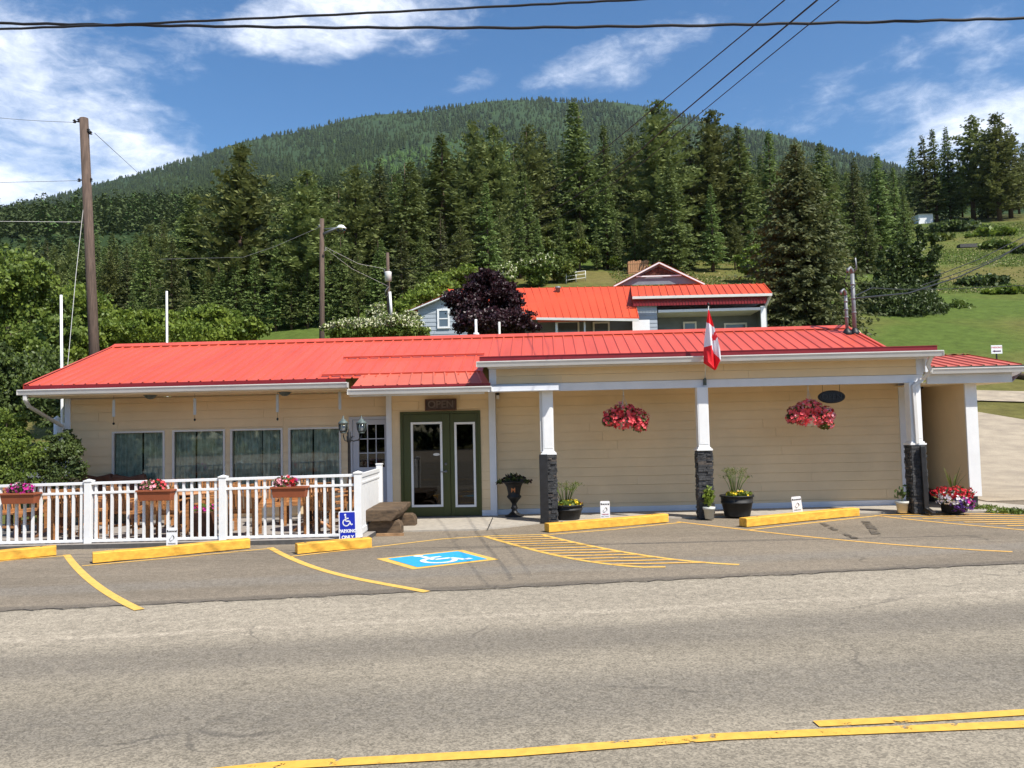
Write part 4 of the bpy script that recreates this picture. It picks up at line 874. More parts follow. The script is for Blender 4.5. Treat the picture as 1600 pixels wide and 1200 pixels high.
S2=stop((145,881.5),(391,857.5),'long yellow wheel stop in front of the patio rail, carrying a small white sign',seed=2)
S3=stop((465,866.5),(581,855.5),'shortest yellow wheel stop, standing in front of the blue parking sign',seed=3)
S4=stop((858,832.5),(1045,816.5),'yellow wheel stop between the first and second porch posts',seed=4)
S5=stop((1167,824.5),(1343,806.5),'yellow wheel stop right of the second porch post, in front of the tilted white sign',seed=5)
def signplate(name,px,ytop,ybot,Y,w,h,label,lean=0,tilt=0,blue=False):
    p=P(px,(ytop+ybot)/2,Y); r=empty(name,(p.x,Y,p.z-h/2),label,'sign',None if blue else 'small white signs on the wheel stops')
    M=Matrix.Translation((p.x,Y,p.z))@Matrix.Rotation(R_(tilt),4,'Y')@Matrix.Rotation(R_(lean),4,'X')
    def fin(o): o.data.transform(M); return o
    def plate(w,h,rad,y0,y1):
        pts=[]
        for cx,cz,a0 in ((w/2-rad,h/2-rad,0),(-w/2+rad,h/2-rad,90),(-w/2+rad,-h/2+rad,180),(w/2-rad,-h/2+rad,270)):
            pts+=[(cx+rad*math.cos(R_(a0+t)),cz+rad*math.sin(R_(a0+t))) for t in (0,30,60,90)]
        b=MB(); b.prism(pts,y0,y1); return b
    fin(plate(w,h,.02,0,.006).build('plate',m['signw'],r))
    if blue:
        fin(plate(w-.035,h-.035,.015,-.002,.0).build('panel',m['blue'],r))
        b=MB(); f=lambda q:(-w*.42+q.x*w*.80-.0,-.0045,-h*.02+q.y*h*.46); wheelchair(b,f,.085); fin(b.build('symbol',m['signw'],r))
        fin(text_mesh('PARKING',w*.245,m['signw'],parent=r,loc=(0,-.004,-h*.155),ext=.001,bold=.004)); fin(text_mesh('ONLY',w*.26,m['signw'],parent=r,loc=(0,-.004,-h*.36),ext=.001,bold=.004))
        b=MB(); b.box(-.02,.02,.007,.02,-h/2-.12,h*.3); fin(b.build('stake',m['metal'],r))
    else:
        fin(text_mesh('Reserved',w*.24,m['signk'],parent=r,loc=(0,-.003,h*.34),ext=.0008,bold=.002))
        b=MB(); s=w
        b.add([(x*s,-.003,z*s+h*.02) for x,z in ((.06,.30),(.16,.24),(.24,.10),(.22,-.02),(.14,-.10),(.17,.06),(.10,.18))],[tuple(range(7))]); sym_seg(b,[(.06*s,.30*s+h*.02),(-.04*s,.12*s+h*.02),(-.18*s,-.06*s+h*.02)],.02*s,lambda q:(q.x,-.003,q.y)); sym_seg(b,[(-.24*s,-.10*s+h*.02),(-.19*s,-.22*s+h*.02),(-.05*s,-.22*s+h*.02),(.12*s,-.10*s+h*.02)],.022*s,lambda q:(q.x,-.003,q.y))
        b.add([(x*s,-.003,z*s+h*.02) for x,z in ((-.24,-.06),(-.16,-.02),(-.19,-.14))],[(0,1,2)]); b.add([(x*s,-.003,z*s+h*.02) for x,z in ((-.18,-.27),(-.04,-.24),(-.02,-.18),(-.12,-.19))],[(0,1,2,3)])
        fin(b.build('emblem',m['signk'],r))
        fin(text_mesh('PARKING',w*.17,m['redink'] if px>900 and px<1000 else m['signk'],parent=r,loc=(0,-.003,-h*.21),ext=.0008)); fin(text_mesh('ONLY  7 TO 11',w*.12,m['signk'],parent=r,loc=(0,-.003,-h*.33),ext=.0008))
        b=MB(); b.box(-.015,.015,.007,.02,-h/2-.14,h*.2); fin(b.build('stake',m['metal'],r))
    return r
signplate('reserved_sign',268.5,826,858,13.05,.185,.37,'small white reserved sign standing on the wheel stop in front of the patio rail')
signplate('reserved_sign',945.5,785,810,15.0,.175,.345,'small white reserved sign with red line, behind the wheel stop by the flowering black tub')
signplate('reserved_sign',1245.5,777,804,14.95,.175,.345,'small white reserved sign leaning over sideways behind the rightmost wheel stop',tilt=-5)
signplate('accessible_parking_sign',543,799,846,13.25,.29,.50,'blue accessible parking sign with white wheelchair symbol by the patio corner',tilt=-1,blue=True)
# signs on the building
p=P(688,632,16.55); r_=empty('open_sign',(p.x,16.6,p.z),'dark rustic open sign board above the green entrance doors','sign')
b=MB(); b.box(p.x-.33,p.x+.33,16.60,16.63,p.z-.125,p.z+.12); b.build('board',m['signwood'],r_); b=MB()
for a in ((-.33,.33,-.125,-.105),(-.33,.33,.10,.12),(-.33,-.31,-.105,.10),(.31,.33,-.105,.10)): b.box(p.x+a[0],p.x+a[1],16.59,16.60,p.z+a[2],p.z+a[3])
b.build('frame',m['darkwood'],r_); text_mesh('OPEN',.21,m['tan'],parent=r_,loc=(p.x,16.597,p.z),ext=.002,bold=.003)
p=P(728,692,16.75); r_=empty('closed_sign',(p.x,16.74,p.z),'small closed notice hanging in the slim glass of the green door','sign')
b=MB(); b.box(p.x-.135,p.x+.135,16.739,16.745,p.z-.075,p.z+.075); b.build('board',m['signwood'],r_); b=MB()
for a in ((-.14,.14,-.08,-.07),(-.14,.14,.07,.08),(-.14,-.13,-.07,.07),(.13,.14,-.07,.07)): b.box(p.x+a[0],p.x+a[1],16.732,16.738,p.z+a[2],p.z+a[3])
b.box(p.x-.085,p.x+.085,16.733,16.738,p.z-.055,p.z+.005); b.build('frame',m['tan'],r_); text_mesh('SORRY WE ARE',.028,m['redink'],parent=r_,loc=(p.x,16.735,p.z+.035),ext=.001); text_mesh('CLOSED',.046,m['signwood'],parent=r_,loc=(p.x,16.730,p.z-.025),ext=.001,bold=.001)
p=P(1300,620,15.6); r_=empty('neon_sign',(p.x,15.6,p.z),'unlit black oval open sign hung beside the right flower basket','sign')
b=MB(); b.prism([(p.x+.255*math.cos(t),p.z+.125*math.sin(t)) for t in np.linspace(0,2*math.pi,36,endpoint=False)],15.60,15.66); b.build('board',m['black'],r_,.008)
b=MB(); q=[(p.x+.225*math.cos(t),15.592,p.z+.10*math.sin(t)) for t in np.linspace(0,2*math.pi,36)]; b.tube(q,.005,6,0,False); b.build('tube_ring',m['blackgloss'],r_); text_mesh('OPEN',.15,m['blackgloss'],parent=r_,loc=(p.x,15.592,p.z),ext=.004)
for s in (-1,1): b=MB(); b.tube([(p.x+s*.16,15.63,p.z+.09),(p.x+s*.17,15.63,2.70)],.004,5); b.build('chain',m['wire'],r_)
# ------------------------------------------------------------ flag
def flag():
    r=empty('national_flag',(P(1101,598,15.45).x,15.45,2.62),'red and white maple leaf flag hanging from a pole on the porch beam','flag')
    base=Vector((P(1101.5,597,15.48).x,15.48,P(1101,597,15.48).z)); tip=P(1107,478,14.75)
    b=MB(); b.tube([base,tip],[.011,.009],8); b.lathe([(.001,0),(.022,.02),(.022,.045),(.001,.07)],tip,10,1); b.build('pole',[m['gutter'],m['black']],r)
    b=MB(); b.box(base.x-.03,base.x+.03,15.48,15.515,base.z-.06,base.z+.06); b.tube([base+Vector((0,0.01,-.02)),base+(tip-base)*.06],.018,8); b.build('bracket',m['greymetal'],r)
    Lp=[(1106.5,484),(1103.5,510),(1101,530),(1100.2,550),(1100.5,567),(1117,578)]; Rp=[(1107.8,484),(1114,505),(1120,525),(1124.5,545),(1125.5,562),(1117.5,578)]
    nu,nv=60,110; V=[];px=[]
    for j in range(nv+1):
        t=j/nv; a=[np.interp(t,[0,.27,.49,.7,.88,1],[q[k] for q in Lp]) for k in (0,1)]; c=[np.interp(t,[0,.27,.49,.7,.88,1],[q[k] for q in Rp]) for k in (0,1)]
        for i in range(nu+1):
            u=i/nu; x=a[0]*(1-u)+c[0]*u; y=a[1]*(1-u)+c[1]*u; Yb=14.78+.02*t
            Yd=Yb+.05*math.sin(u*9+t*2.2)*min(1,t*2)+.025*math.sin(u*17-t*5)*t; p=P(x,y,Yb); V.append((p.x,Yd,p.z)); px.append((x,y))
    LEAF=[(0,1),(.12,.72),(.28,.80),(.22,.38),(.42,.60),(.47,.48),(.72,.52),(.62,.28),(.78,.18),(.42,-.12),(.46,-.28),(.06,-.22),(.06,-.62),(-.06,-.62),(-.06,-.22),(-.46,-.28),(-.42,-.12),(-.78,.18),(-.62,.28),(-.72,.52),(-.47,.48),(-.42,.60),(-.22,.38),(-.28,.80),(-.12,.72)]
    def inside(x,y):
        c=False;n=len(LEAF)
        for i in range(n):
            x1,y1=LEAF[i];x2,y2=LEAF[i-1]
            if (y1>y)!=(y2>y) and x<(x2-x1)*(y-y1)/(y2-y1)+x1: c=not c
        return c
    Q=[];mi=[]
    for j in range(nv):
        for i in range(nu):
            k=j*(nu+1)+i; Q.append((k,k+1,k+nu+2,k+nu+1)); x,y=px[k]
            top=502+ (x-1103)*.68; bot=542 if x<1111 else 542+(x-1111)*1.5
            if x<1112: bot=542-(x-1100)*.25
            lx=(x-1116.2-(y-528)*-.12)/5.6; ly=-(y-528)/12.5
            mi.append(0 if (y<top or y>bot or inside(lx,ly)) else 1)
    o=fastmesh('cloth',np.array(V),np.array(Q),[m['flagr'],m['flagw']],mi,r); o.data.polygons.foreach_set('use_smooth',np.ones(len(Q),bool))
flag()
# ------------------------------------------------------------ leaf and flower clouds
def leafcloud(b_name,C,size,mats,mi=None,parent=None,asp=.55,seed=0,up=.0,fold=True,jit=.35):
    "one bent leaf at each centre"
    g=np.random.default_rng(seed); n=len(C); s=size*(1+jit*(g.random(n)*2-1)) if np.isscalar(size) else size
    a=g.normal(size=(n,3)); a[:,2]=a[:,2]*.6+up; a/=np.linalg.norm(a,axis=1)[:,None]; nr=a
    t=np.cross(nr,g.normal(size=(n,3))); t/=np.linalg.norm(t,axis=1)[:,None]; w=np.cross(nr,t)
    s=s[:,None]; V=np.stack([C-t*s*.5,C+w*s*asp*.5+nr*s*.08,C+t*s*.5,C-w*s*asp*.5+nr*s*.08],1).reshape(-1,3)
    Q=np.arange(4*n).reshape(-1,4); return fastmesh(b_name,V,Q,mats,mi,parent)
def blob(n,c,r,seed,shell=.55,bumps=0):
    g=np.random.default_rng(seed); d=g.normal(size=(n,3)); d/=np.linalg.norm(d,axis=1)[:,None]; rad=shell+(1-shell)*g.random(n)**.6
    k=1+bumps*(np.sin(d[:,0]*5+seed)*np.sin(d[:,1]*4.3+seed*2)*np.sin(d[:,2]*4.7)); return np.array(c)+d*(rad*k)[:,None]*np.array(r)
def clumps(n,lobes,seed,per=60,cs=.22,flat=1):
    "leaf centres gathered in sprays over several lobes"
    g=np.random.default_rng(seed); out=[]; tot=sum(l[1][0]*l[1][2] for l in lobes)
    for i,(c,r) in enumerate(lobes):
        k=max(3,int(n/per*(r[0]*r[2])/tot)); ctr=blob(k,c,r,seed+i,.45,.18); L=np.mean(r)*cs
        out.append((ctr[:,None,:]+g.normal(size=(k,per,3))*np.array([L,L,L*.55*flat])).reshape(-1,3))
    return np.concatenate(out)
def flowers(name,C,N,size,mats,mi,parent,seed=0,petals=5):
    "flat rosettes facing outwards"
    g=np.random.default_rng(seed); V=[];Fc=[];M=[]
    b=MB()
    for c,nn,k in zip(C,N,mi):
        nn=Vector(nn)+Vector(g.normal(size=3)*.35); nn.normalize(); t=nn.orthogonal().normalized(); w=nn.cross(t); s=size*(.75+.5*g.random()); c=Vector(c); p0=g.random()*6
        vs=[c+nn*s*-.12]
        for q in range(petals*2): a=p0+math.pi*q/petals; rr=s*.5*(1 if q%2==0 else .62); vs.append(c+(t*math.cos(a)+w*math.sin(a))*rr+nn*(s*.12 if q%2==0 else 0))
        b.add(vs,[(0,1+q,1+(q+1)%(petals*2)) for q in range(petals*2)],int(k))
    return b.build(name,mats,parent,fix=False)
def flowerheap(root,c,r,n,mats,wts,fs,nl=300,leaf='leaf2',seed=0,leafsize=.05,droop=0,name='flowers'):
    g=np.random.default_rng(seed); C=blob(n,(0,0,0),r,seed,.72,.15); C=C[C[:,2]>-r[2]*.75]; C[:,2]-=droop*(C[:,0]**2+C[:,1]**2)
    # patches of one colour
    ph=np.sin(C[:,0]*9/ r[0]*.3+seed)+np.sin(C[:,1]*7+C[:,2]*8); o=np.argsort(ph+g.normal(size=len(C))*.5); mi=np.zeros(len(C),int); cum=np.cumsum(wts)/sum(wts); mi[o]=np.searchsorted(cum,np.arange(len(C))/len(C),side='right').clip(0,len(mats)-1)
    N=C/np.array(r)/np.linalg.norm(C/np.array(r),axis=1)[:,None]; flowers(name,C+np.array(c),N,fs,mats,mi,root,seed)
    L=blob(nl,c,tuple(k*.93 for k in r),seed+1,.35,.15); leafcloud('foliage',L,leafsize,m[leaf],None,root,.6,seed+2)
def basket(px,y,Y,w,label,seed,mats,wts):
    p=P(px,y,Y); r=empty('hanging_basket',(p.x,Y,p.z+.2),label,'flower basket','flower baskets hung from the porch')
    b=MB(); b.lathe([(.10,-.17),(.12,-.165),(.16,0),(.17,.0),(.15,-.0),(.11,-.15)],(p.x,Y,p.z-.02),18); b.build('pot',m['whitepot'],r)
    b=MB(); hook=Vector((p.x-.01,Y,2.60))
    for a in range(3): b.tube([(p.x+.15*math.cos(a*2.1),Y+.15*math.sin(a*2.1),p.z),hook-Vector((0,0,.18))],.004,5)
    b.tube([hook-Vector((0,0,.19)),hook],.012,6); b.build('hanger',m['gutter'],r)
    g=np.random.default_rng(seed); nl=0
    for k,(dx,dz,rx,rz_,n) in enumerate(((-.02,.15,.28,.17,190),(-.24,.03,.22,.19,150),(.25,.0,.25,.20,170),(.02,-.05,.33,.17,230),(.30,-.16,.15,.12,70),(-.34,-.04,.13,.11,50))):
        flowerheap(r,(p.x+dx*w,Y,p.z+dz),(rx*w,.25,rz_),int(n*.9),mats,wts,.075,int(110),'leafd' if k%2 else 'leaf2',seed+k*7,.06,name='flowers')
    return r
basket(976,655,15.75,.95,'hanging basket of coral red flowers between the first and second porch posts',21,[m['coral'],m['redp'],m['pink']],[5,1.3,2.8])
basket(1265,650,15.75,.98,'hanging basket of coral flowers with dark leaves beside the black oval sign',55,[m['coral'],m['pink'],m['redp']],[4,3.2,1.6])
# planter troughs on the rail
def trough(px,y,w,label,seed,mats,wts,dx=0):
    Y=YR-.14; p=P(px,y,Y); r=empty('flower_box',(p.x,Y,p.z-.15),label,'flower box','brown flower boxes hooked on the patio rail')
    b=MB(); h=.17; a=w/2
    for (x0,x1,z0,z1,t) in ((a*.93,a,p.z-h,p.z,0),): 
        b.add([(p.x-x0,Y-.07,z0),(p.x+x0,Y-.07,z0),(p.x+x0,Y+.07,z0),(p.x-x0,Y+.07,z0),(p.x-x1,Y-.10,z1),(p.x+x1,Y-.10,z1),(p.x+x1,Y+.10,z1),(p.x-x1,Y+.10,z1)],[(0,3,2,1),(0,1,5,4),(1,2,6,5),(2,3,7,6),(3,0,4,7)])
    b.box(p.x-a-.015,p.x+a+.015,Y-.115,Y-.09,p.z-.02,p.z+.012);b.box(p.x-a-.015,p.x+a+.015,Y+.09,Y+.115,p.z-.02,p.z+.012);b.box(p.x-a-.015,p.x-a+.01,Y-.09,Y+.09,p.z-.02,p.z+.012);b.box(p.x+a-.01,p.x+a+.015,Y-.09,Y+.09,p.z-.02,p.z+.012)
    b.box(p.x-a+.01,p.x+a-.01,Y-.09,Y+.09,p.z-.03,p.z-.02,1)
    b.build('trough',[m['terracotta'],m['kerb']],r,.005)
    b=MB(); 
    for s in (-.6,.6): b.tube([(p.x+a*s,Y+.1,p.z-.02),(p.x+a*s,Y+.14,p.z+.03),(p.x+a*s,YR+.03,p.z+.06)],.006,5)
    b.build('hook',m['black'],r)
    flowerheap(r,(p.x+dx,Y,p.z+.07),(w*.40,.12,.12),110,mats,wts,.06,260,'leafd',seed,.055); return p,r
p,r_=trough(32,771,.60,'flower box of magenta petunias on the rail at the far left',3,[m['magenta'],m['pink'],m['whitep']],[7,1,.6],.0)
p,r_=trough(244,766,.58,'flower box of pink and red geraniums between the first two rail posts',31,[m['pink'],m['coral'],m['redp']],[3,2.5,1],-.05)
p,r_=trough(453,761,.58,'flower box of mixed pink flowers left of the blue parking sign',44,[m['pink'],m['redp'],m['magenta']],[3,2,.6],-.08)
# ------------------------------------------------------------ pots by the wall
def urn():
    Y=16.45; g=G(804,809); s=1.0; r=empty('iron_urn',(g.x,Y,gz(g.x)+.03),'tall black iron urn with letter M and trailing plants beside the entrance','urn'); z0=gz(g.x)+.03
    b=MB(); pr=[(.19,.0),(.20,.02),(.12,.045),(.06,.10),(.05,.14),(.075,.17),(.055,.20),(.045,.26),(.06,.28),(.075,.30),(.10,.34),(.14,.38),(.15,.41),(.12,.44),(.13,.50),(.15,.60),(.19,.67),(.25,.72),(.27,.725),(.26,.705),(.18,.66)]
    b.lathe(pr,(g.x,Y,z0),24); b.build('bowl',m['black'],r); text_mesh('M',.12,m['orange'],parent=r,loc=(g.x-.01,Y-.150,z0+.54),ext=.006,bold=.003)
    C=np.concatenate([blob(220,(g.x,Y,z0+.76),(.24,.2,.12),5,.2),blob(40,(g.x-.27,Y,z0+.71),(.09,.08,.05),6,.2),blob(50,(g.x+.28,Y,z0+.71),(.10,.08,.04),7,.2)])
    leafcloud('foliage',C,.085,[m['leafd'],m['plum']],(np.arange(len(C))%2),r,.5,3)
urn()
def tub(px,Y,w,h,label,ytop,seed,rise,pinks):
    p=P(px,800,Y); z0=gz(p.x)+.03; r=empty('planter_tub',(p.x,Y,z0),label,'planter','black tubs of yellow flowers')
    b=MB(); R0,R1=w*.38,w*.5; b.lathe([(R0,0),(R0+.005,.02),(R1*.93,h*.62),(R1*.96,h*.62),(R1*.97,h*.70),(R1*.94,h*.70),(R1,h),(R1+.012,h),(R1+.012,h-.03),(R1-.02,h-.0),(R1-.03,h-.05)],(p.x,Y,z0),26); b.build('tub',m['blackpot'],r)
    b=MB(); b.lathe([(.001,h-.04),(R1-.03,h-.04)],(p.x,Y,z0),20); b.build('soil',m['kerb'],r)
    flowerheap(r,(p.x+.03,Y-.03,z0+h+.02),(R1*.85,R1*.8,.07),60,[m['yellowp'],m['pink']] if pinks else [m['yellowp'],m['redp']],[6,1.2],.06,330,'leaf2',seed,.065)
    g=random.Random(seed); b=MB(); hd=[]
    for k in range(22):
        a=g.uniform(0,6.28); d=g.uniform(.02,.08); e=g.uniform(.05,.30); q=Vector((p.x-.04+d*math.cos(a),Y+d*math.sin(a),z0+h-.02)); t=Vector((p.x-.04+e*math.cos(a),Y+e*math.sin(a)*.7,z0+h+rise*g.uniform(.65,1))); mid=(q+t)/2+Vector((0,0,.05)); b.tube([q,mid,t],[.006,.005,.004],5); hd.append(t)
    b.build('stems',m['leaf2'],r)
    C=np.concatenate([np.array(t)+np.random.default_rng(i).normal(size=(14,3))*[.035,.035,.018] for i,t in enumerate(hd)]); leafcloud('seed_heads',C,.06,m['leafy'],None,r,.14,seed)
    return r
tub(887,15.75,.60,.29,'black tub of yellow flowers and tall stems right of the left porch post',780,4,.42,False)
tub(1152,15.62,.62,.40,'black tub of yellow and pink flowers right of the middle porch post',775,9,.50,True)
def smallpot(px,Y,w,h,label,seed,ph,bushy):
    p=P(px,800,Y); z0=gz(p.x)+.03; r=empty('flower_pot',(p.x,Y,z0),label,'plant pot','white plant pots by the porch posts')
    b=MB(); b.lathe([(w*.36,0),(w*.46,h*.78),(w*.52,h*.78),(w*.53,h),(w*.47,h),(w*.44,h*.9)],(p.x,Y,z0),20); b.lathe([(.001,h*.88),(w*.44,h*.88)],(p.x,Y,z0),16,1); b.build('pot',[m['whitepot'],m['kerb']],r)
    b=MB(); b.tube([(p.x,Y,z0+h*.8),(p.x+.01,Y,z0+h+ph*.5),(p.x-.01,Y,z0+h+ph*.9)],[.008,.006,.004],6); b.build('stem',m['leaf2'],r)
    C=blob(190 if bushy else 34,(p.x,Y,z0+h+ph*.5),(w*.5,w*.45,ph*.5) if bushy else (w*.75,w*.5,ph*.5),seed,.1); leafcloud('foliage',C,.075 if bushy else .12,m['leaf'] if bushy else m['leafd'],None,r,.5,seed,up=.5); return r
smallpot(1108,15.28,.22,.22,'small white pot of bushy basil-green leaves at the middle stone post',3,.40,True)
smallpot(1410,15.5,.23,.22,'small white pot with one thin leafy seedling left of the right porch post',8,.30,False)
# heap of petunias with spiky grass by the passage
p=G(1489,800); Yp=15.35; pp=P(1489,780,Yp); r_=empty('petunia_planter',(pp.x,Yp,gz(pp.x)+.03),'big mound of red, white and purple petunias with spiky grass by the covered passage','planter'); z0=gz(pp.x)+.03
b=MB(); b.lathe([(.17,0),(.2,.02),(.24,.26),(.26,.27),(.23,.24)],(pp.x,Yp,z0),20); b.build('tub',m['blackpot'],r_)
flowerheap(r_,(pp.x,Yp,z0+.36),(.40,.30,.13),170,[m['redp']],[1],.065,300,'leafd',61,.05,name='red_flowers')
flowerheap(r_,(pp.x-.10,Yp-.12,z0+.27),(.27,.22,.14),120,[m['whitep'],m['pink']],[8,1],.065,120,'leaf2',62,.05,name='white_flowers')
flowerheap(r_,(pp.x+.06,Yp-.16,z0+.16),(.24,.20,.15),150,[m['purple'],m['magenta'],m['whitep']],[5,3,1],.06,120,'leafd',63,.05,name='purple_flowers')
b=MB(); g=random.Random(5)
for k in range(12):
    a=g.uniform(0,6.28); e=g.uniform(.06,.34); L=g.uniform(.35,.55); q=Vector((pp.x,Yp,z0+.35)); t=q+Vector((e*math.cos(a),e*math.sin(a)*.6,L)); s=Vector((-math.sin(a),math.cos(a),0))*.014; md=(q+t)/2+Vector((0,0,.04)); b.add([q-s,q+s,md+s*.9,t,md-s*.9],[(0,1,2,3,4)])
b.build('spiky_leaves',m['leafy'],r_)
# dark square planter on the patio and far-side flowers
p=P(321,820,14.0); z0=gz(p.x)+.075; r_=empty('patio_planter',(p.x,14.0,z0),'dark square planter of pink flowers standing on the patio floor','planter'); b=MB(); b.box(p.x-.17,p.x+.13,13.85,14.15,z0,z0+.44); b.build('box',m['darkwood'],r_,.01); flowerheap(r_,(p.x-.02,14.0,z0+.5),(.2,.17,.09),50,[m['magenta'],m['redp']],[2,1],.06,140,'leaf2',71,.06)
# weeds beside the passage wall
p=G(1550,806); 
C=np.concatenate([blob(200,(P(x,795,Y).x,Y,gz(9)+.03),(.35,.2,.07),k,.2) for k,(x,Y) in enumerate(((1536,15.9),(1570,15.35),(1592,15.2)))]); o=leafcloud('weeds',C,.09,m['leaf2'],None,None,.3,4,up=.2); tag(o,'green weeds growing along the concrete edge by the passage wall','weeds',kind='stuff')
# ------------------------------------------------------------ trees
def conifer_mesh(seed,H=20,Rb=3.2,kind='fir',bare=.06,dens=1.0,topw=.0,irregular=.18,ss=1.0,rows=46):
    g=np.random.default_rng(seed); V=[];Q=[]; n=0; z=H*bare; quads=[]
    sp=H/rows
    lean=g.normal(size=2)*.01
    while z<H*.985:
        f=(z/H-bare)/(1-bare)
        prof=(1-f)**(.78 if kind=='fir' else .6)*(min(1,.55+f*3.2)) + topw*(1-f)
        nb=int((7 if f<.8 else 5)*dens); a0=g.random()*6.28
        for k in range(nb):
            if g.random()<irregular*.6: continue
            a=a0+k*6.283/nb+g.normal()*.25; L=Rb*prof*(1+g.normal()*irregular); L=max(L,.18)
            m_=max(3,int(L/(.34*ss))); up=(.22 if kind=='pine' else -.12)+.5*f
            zz=z+g.normal()*sp*.4
            for j in range(m_):
                t=(j+.6)/m_; 
                if t<.12 and L>1.2: continue
                rr=L*t; dz=up*rr-(.30 if kind=='fir' else .02)*rr*t*(.9)+(.18*rr*t*t if kind=='fir' else 0)
                c=np.array([math.cos(a)*rr,math.sin(a)*rr,zz+dz])+g.normal(size=3)*[.09,.09,.06]
                w=(.78*ss*(1-.45*t))*min(1.1,.45+L*.28); 
                out=np.array([math.cos(a+g.normal()*.45),math.sin(a+g.normal()*.45),up*.5-(.35*t if kind=='fir' else -.25)+g.normal()*.2]); out/=np.linalg.norm(out)
                side=np.cross(out,[0,0,1]); side/=np.linalg.norm(side)+1e-6; side=side*.8+g.normal(size=3)*.28
                for s in (-1,1):
                    d=side*s*.8+out*.75; d/=np.linalg.norm(d); wv=np.cross(d,[0,0,1])*.24*w*(.6+.8*g.random())+np.array([0,0,(.10+.22*g.random())*w])*(1 if g.random()<.5 else -1)
                    l=w*(.8+.5*g.random()); dn=np.array([0,0,-.12*l])
                    quads.append([c-wv*.5,c+d*l*.55-wv+dn*.3,c+d*l+dn,c+d*l*.5+wv+dn*.2])
                    if kind=='pine': 
                        d2=d*.5+np.array([0,0,.7]); quads.append([c-wv*.5,c+d2*l*.5-wv,c+d2*l*.85,c+d2*l*.5+wv])
        z+=sp*(1-.35*f)*(.8+.4*g.random())
    # leader
    for k in range(10):
        zz=H*(.93+.07*k/10); a=k*2.4; d=np.array([math.cos(a)*.3,math.sin(a)*.3,.42]); c=np.array([0,0,zz]); w=np.cross(d,[0,0,1])*.2; quads.append([c,c+d*.5-w,c+d,c+d*.5+w])
    A=np.array(quads); A[...,0]+=lean[0]*A[...,2]; A[...,1]+=lean[1]*A[...,2]; return A.reshape(-1,3),np.arange(A.shape[0]*4).reshape(-1,4)
def conifer_proto(seed,mt,**kw):
    r=empty('conifer_tree',(0,0,0),'x','conifer'); H=kw.get('H',20)
    V,Q=conifer_mesh(seed,**kw); fastmesh('crown',V,Q,m[mt],None,r)
    b=MB(); b.tube([(0,0,-.5),(0,0,H*.3),(0,0,H*.7),(0,0,H*.97)],[H*.016,H*.012,H*.006,.02],9); b.build('trunk',m['bark'],r); return r
PR={'firA':conifer_proto(1,'fir',H=20,Rb=3.4,kind='fir',bare=.05),'firB':conifer_proto(2,'fir',H=20,Rb=2.7,kind='fir',bare=.08,irregular=.26),'firC':conifer_proto(3,'fir',H=20,Rb=4.1,kind='fir',bare=.03,irregular=.14),
    'pineA':conifer_proto(4,'pine',H=20,Rb=3.1,kind='pine',bare=.10,irregular=.36,topw=.15),'pineB':conifer_proto(5,'pine',H=20,Rb=2.9,kind='pine',bare=.16,irregular=.40,topw=.2),'firD':conifer_proto(6,'spruce',H=20,Rb=3.0,kind='fir',bare=.12,irregular=.32)}
used=set()
def plant(kind,x,ytop,Y,label,wid=1.0,group=None,name=None,yb=None):
    "conifer whose tip is at the sighted point, standing on the hillside at depth Y"
    p=P(x,ytop,Y); z0=hz(p.x,Y) if yb is None else yb; H=p.z-z0; s=H/20; r=random.Random(int(x*7+ytop*3)); rz=r.uniform(0,6.28); w=s*wid
    if kind in used: o=dup(PR[kind],(p.x,Y,z0),label,rz,(w,w,s),group)
    else: used.add(kind); o=PR[kind]; o.location=(p.x,Y,z0); o.rotation_euler=(0,0,rz); o.scale=(w,w,s); o['label']=label
    if group: o['group']=group
    return o
GF='conifers of the forest edge behind the houses'
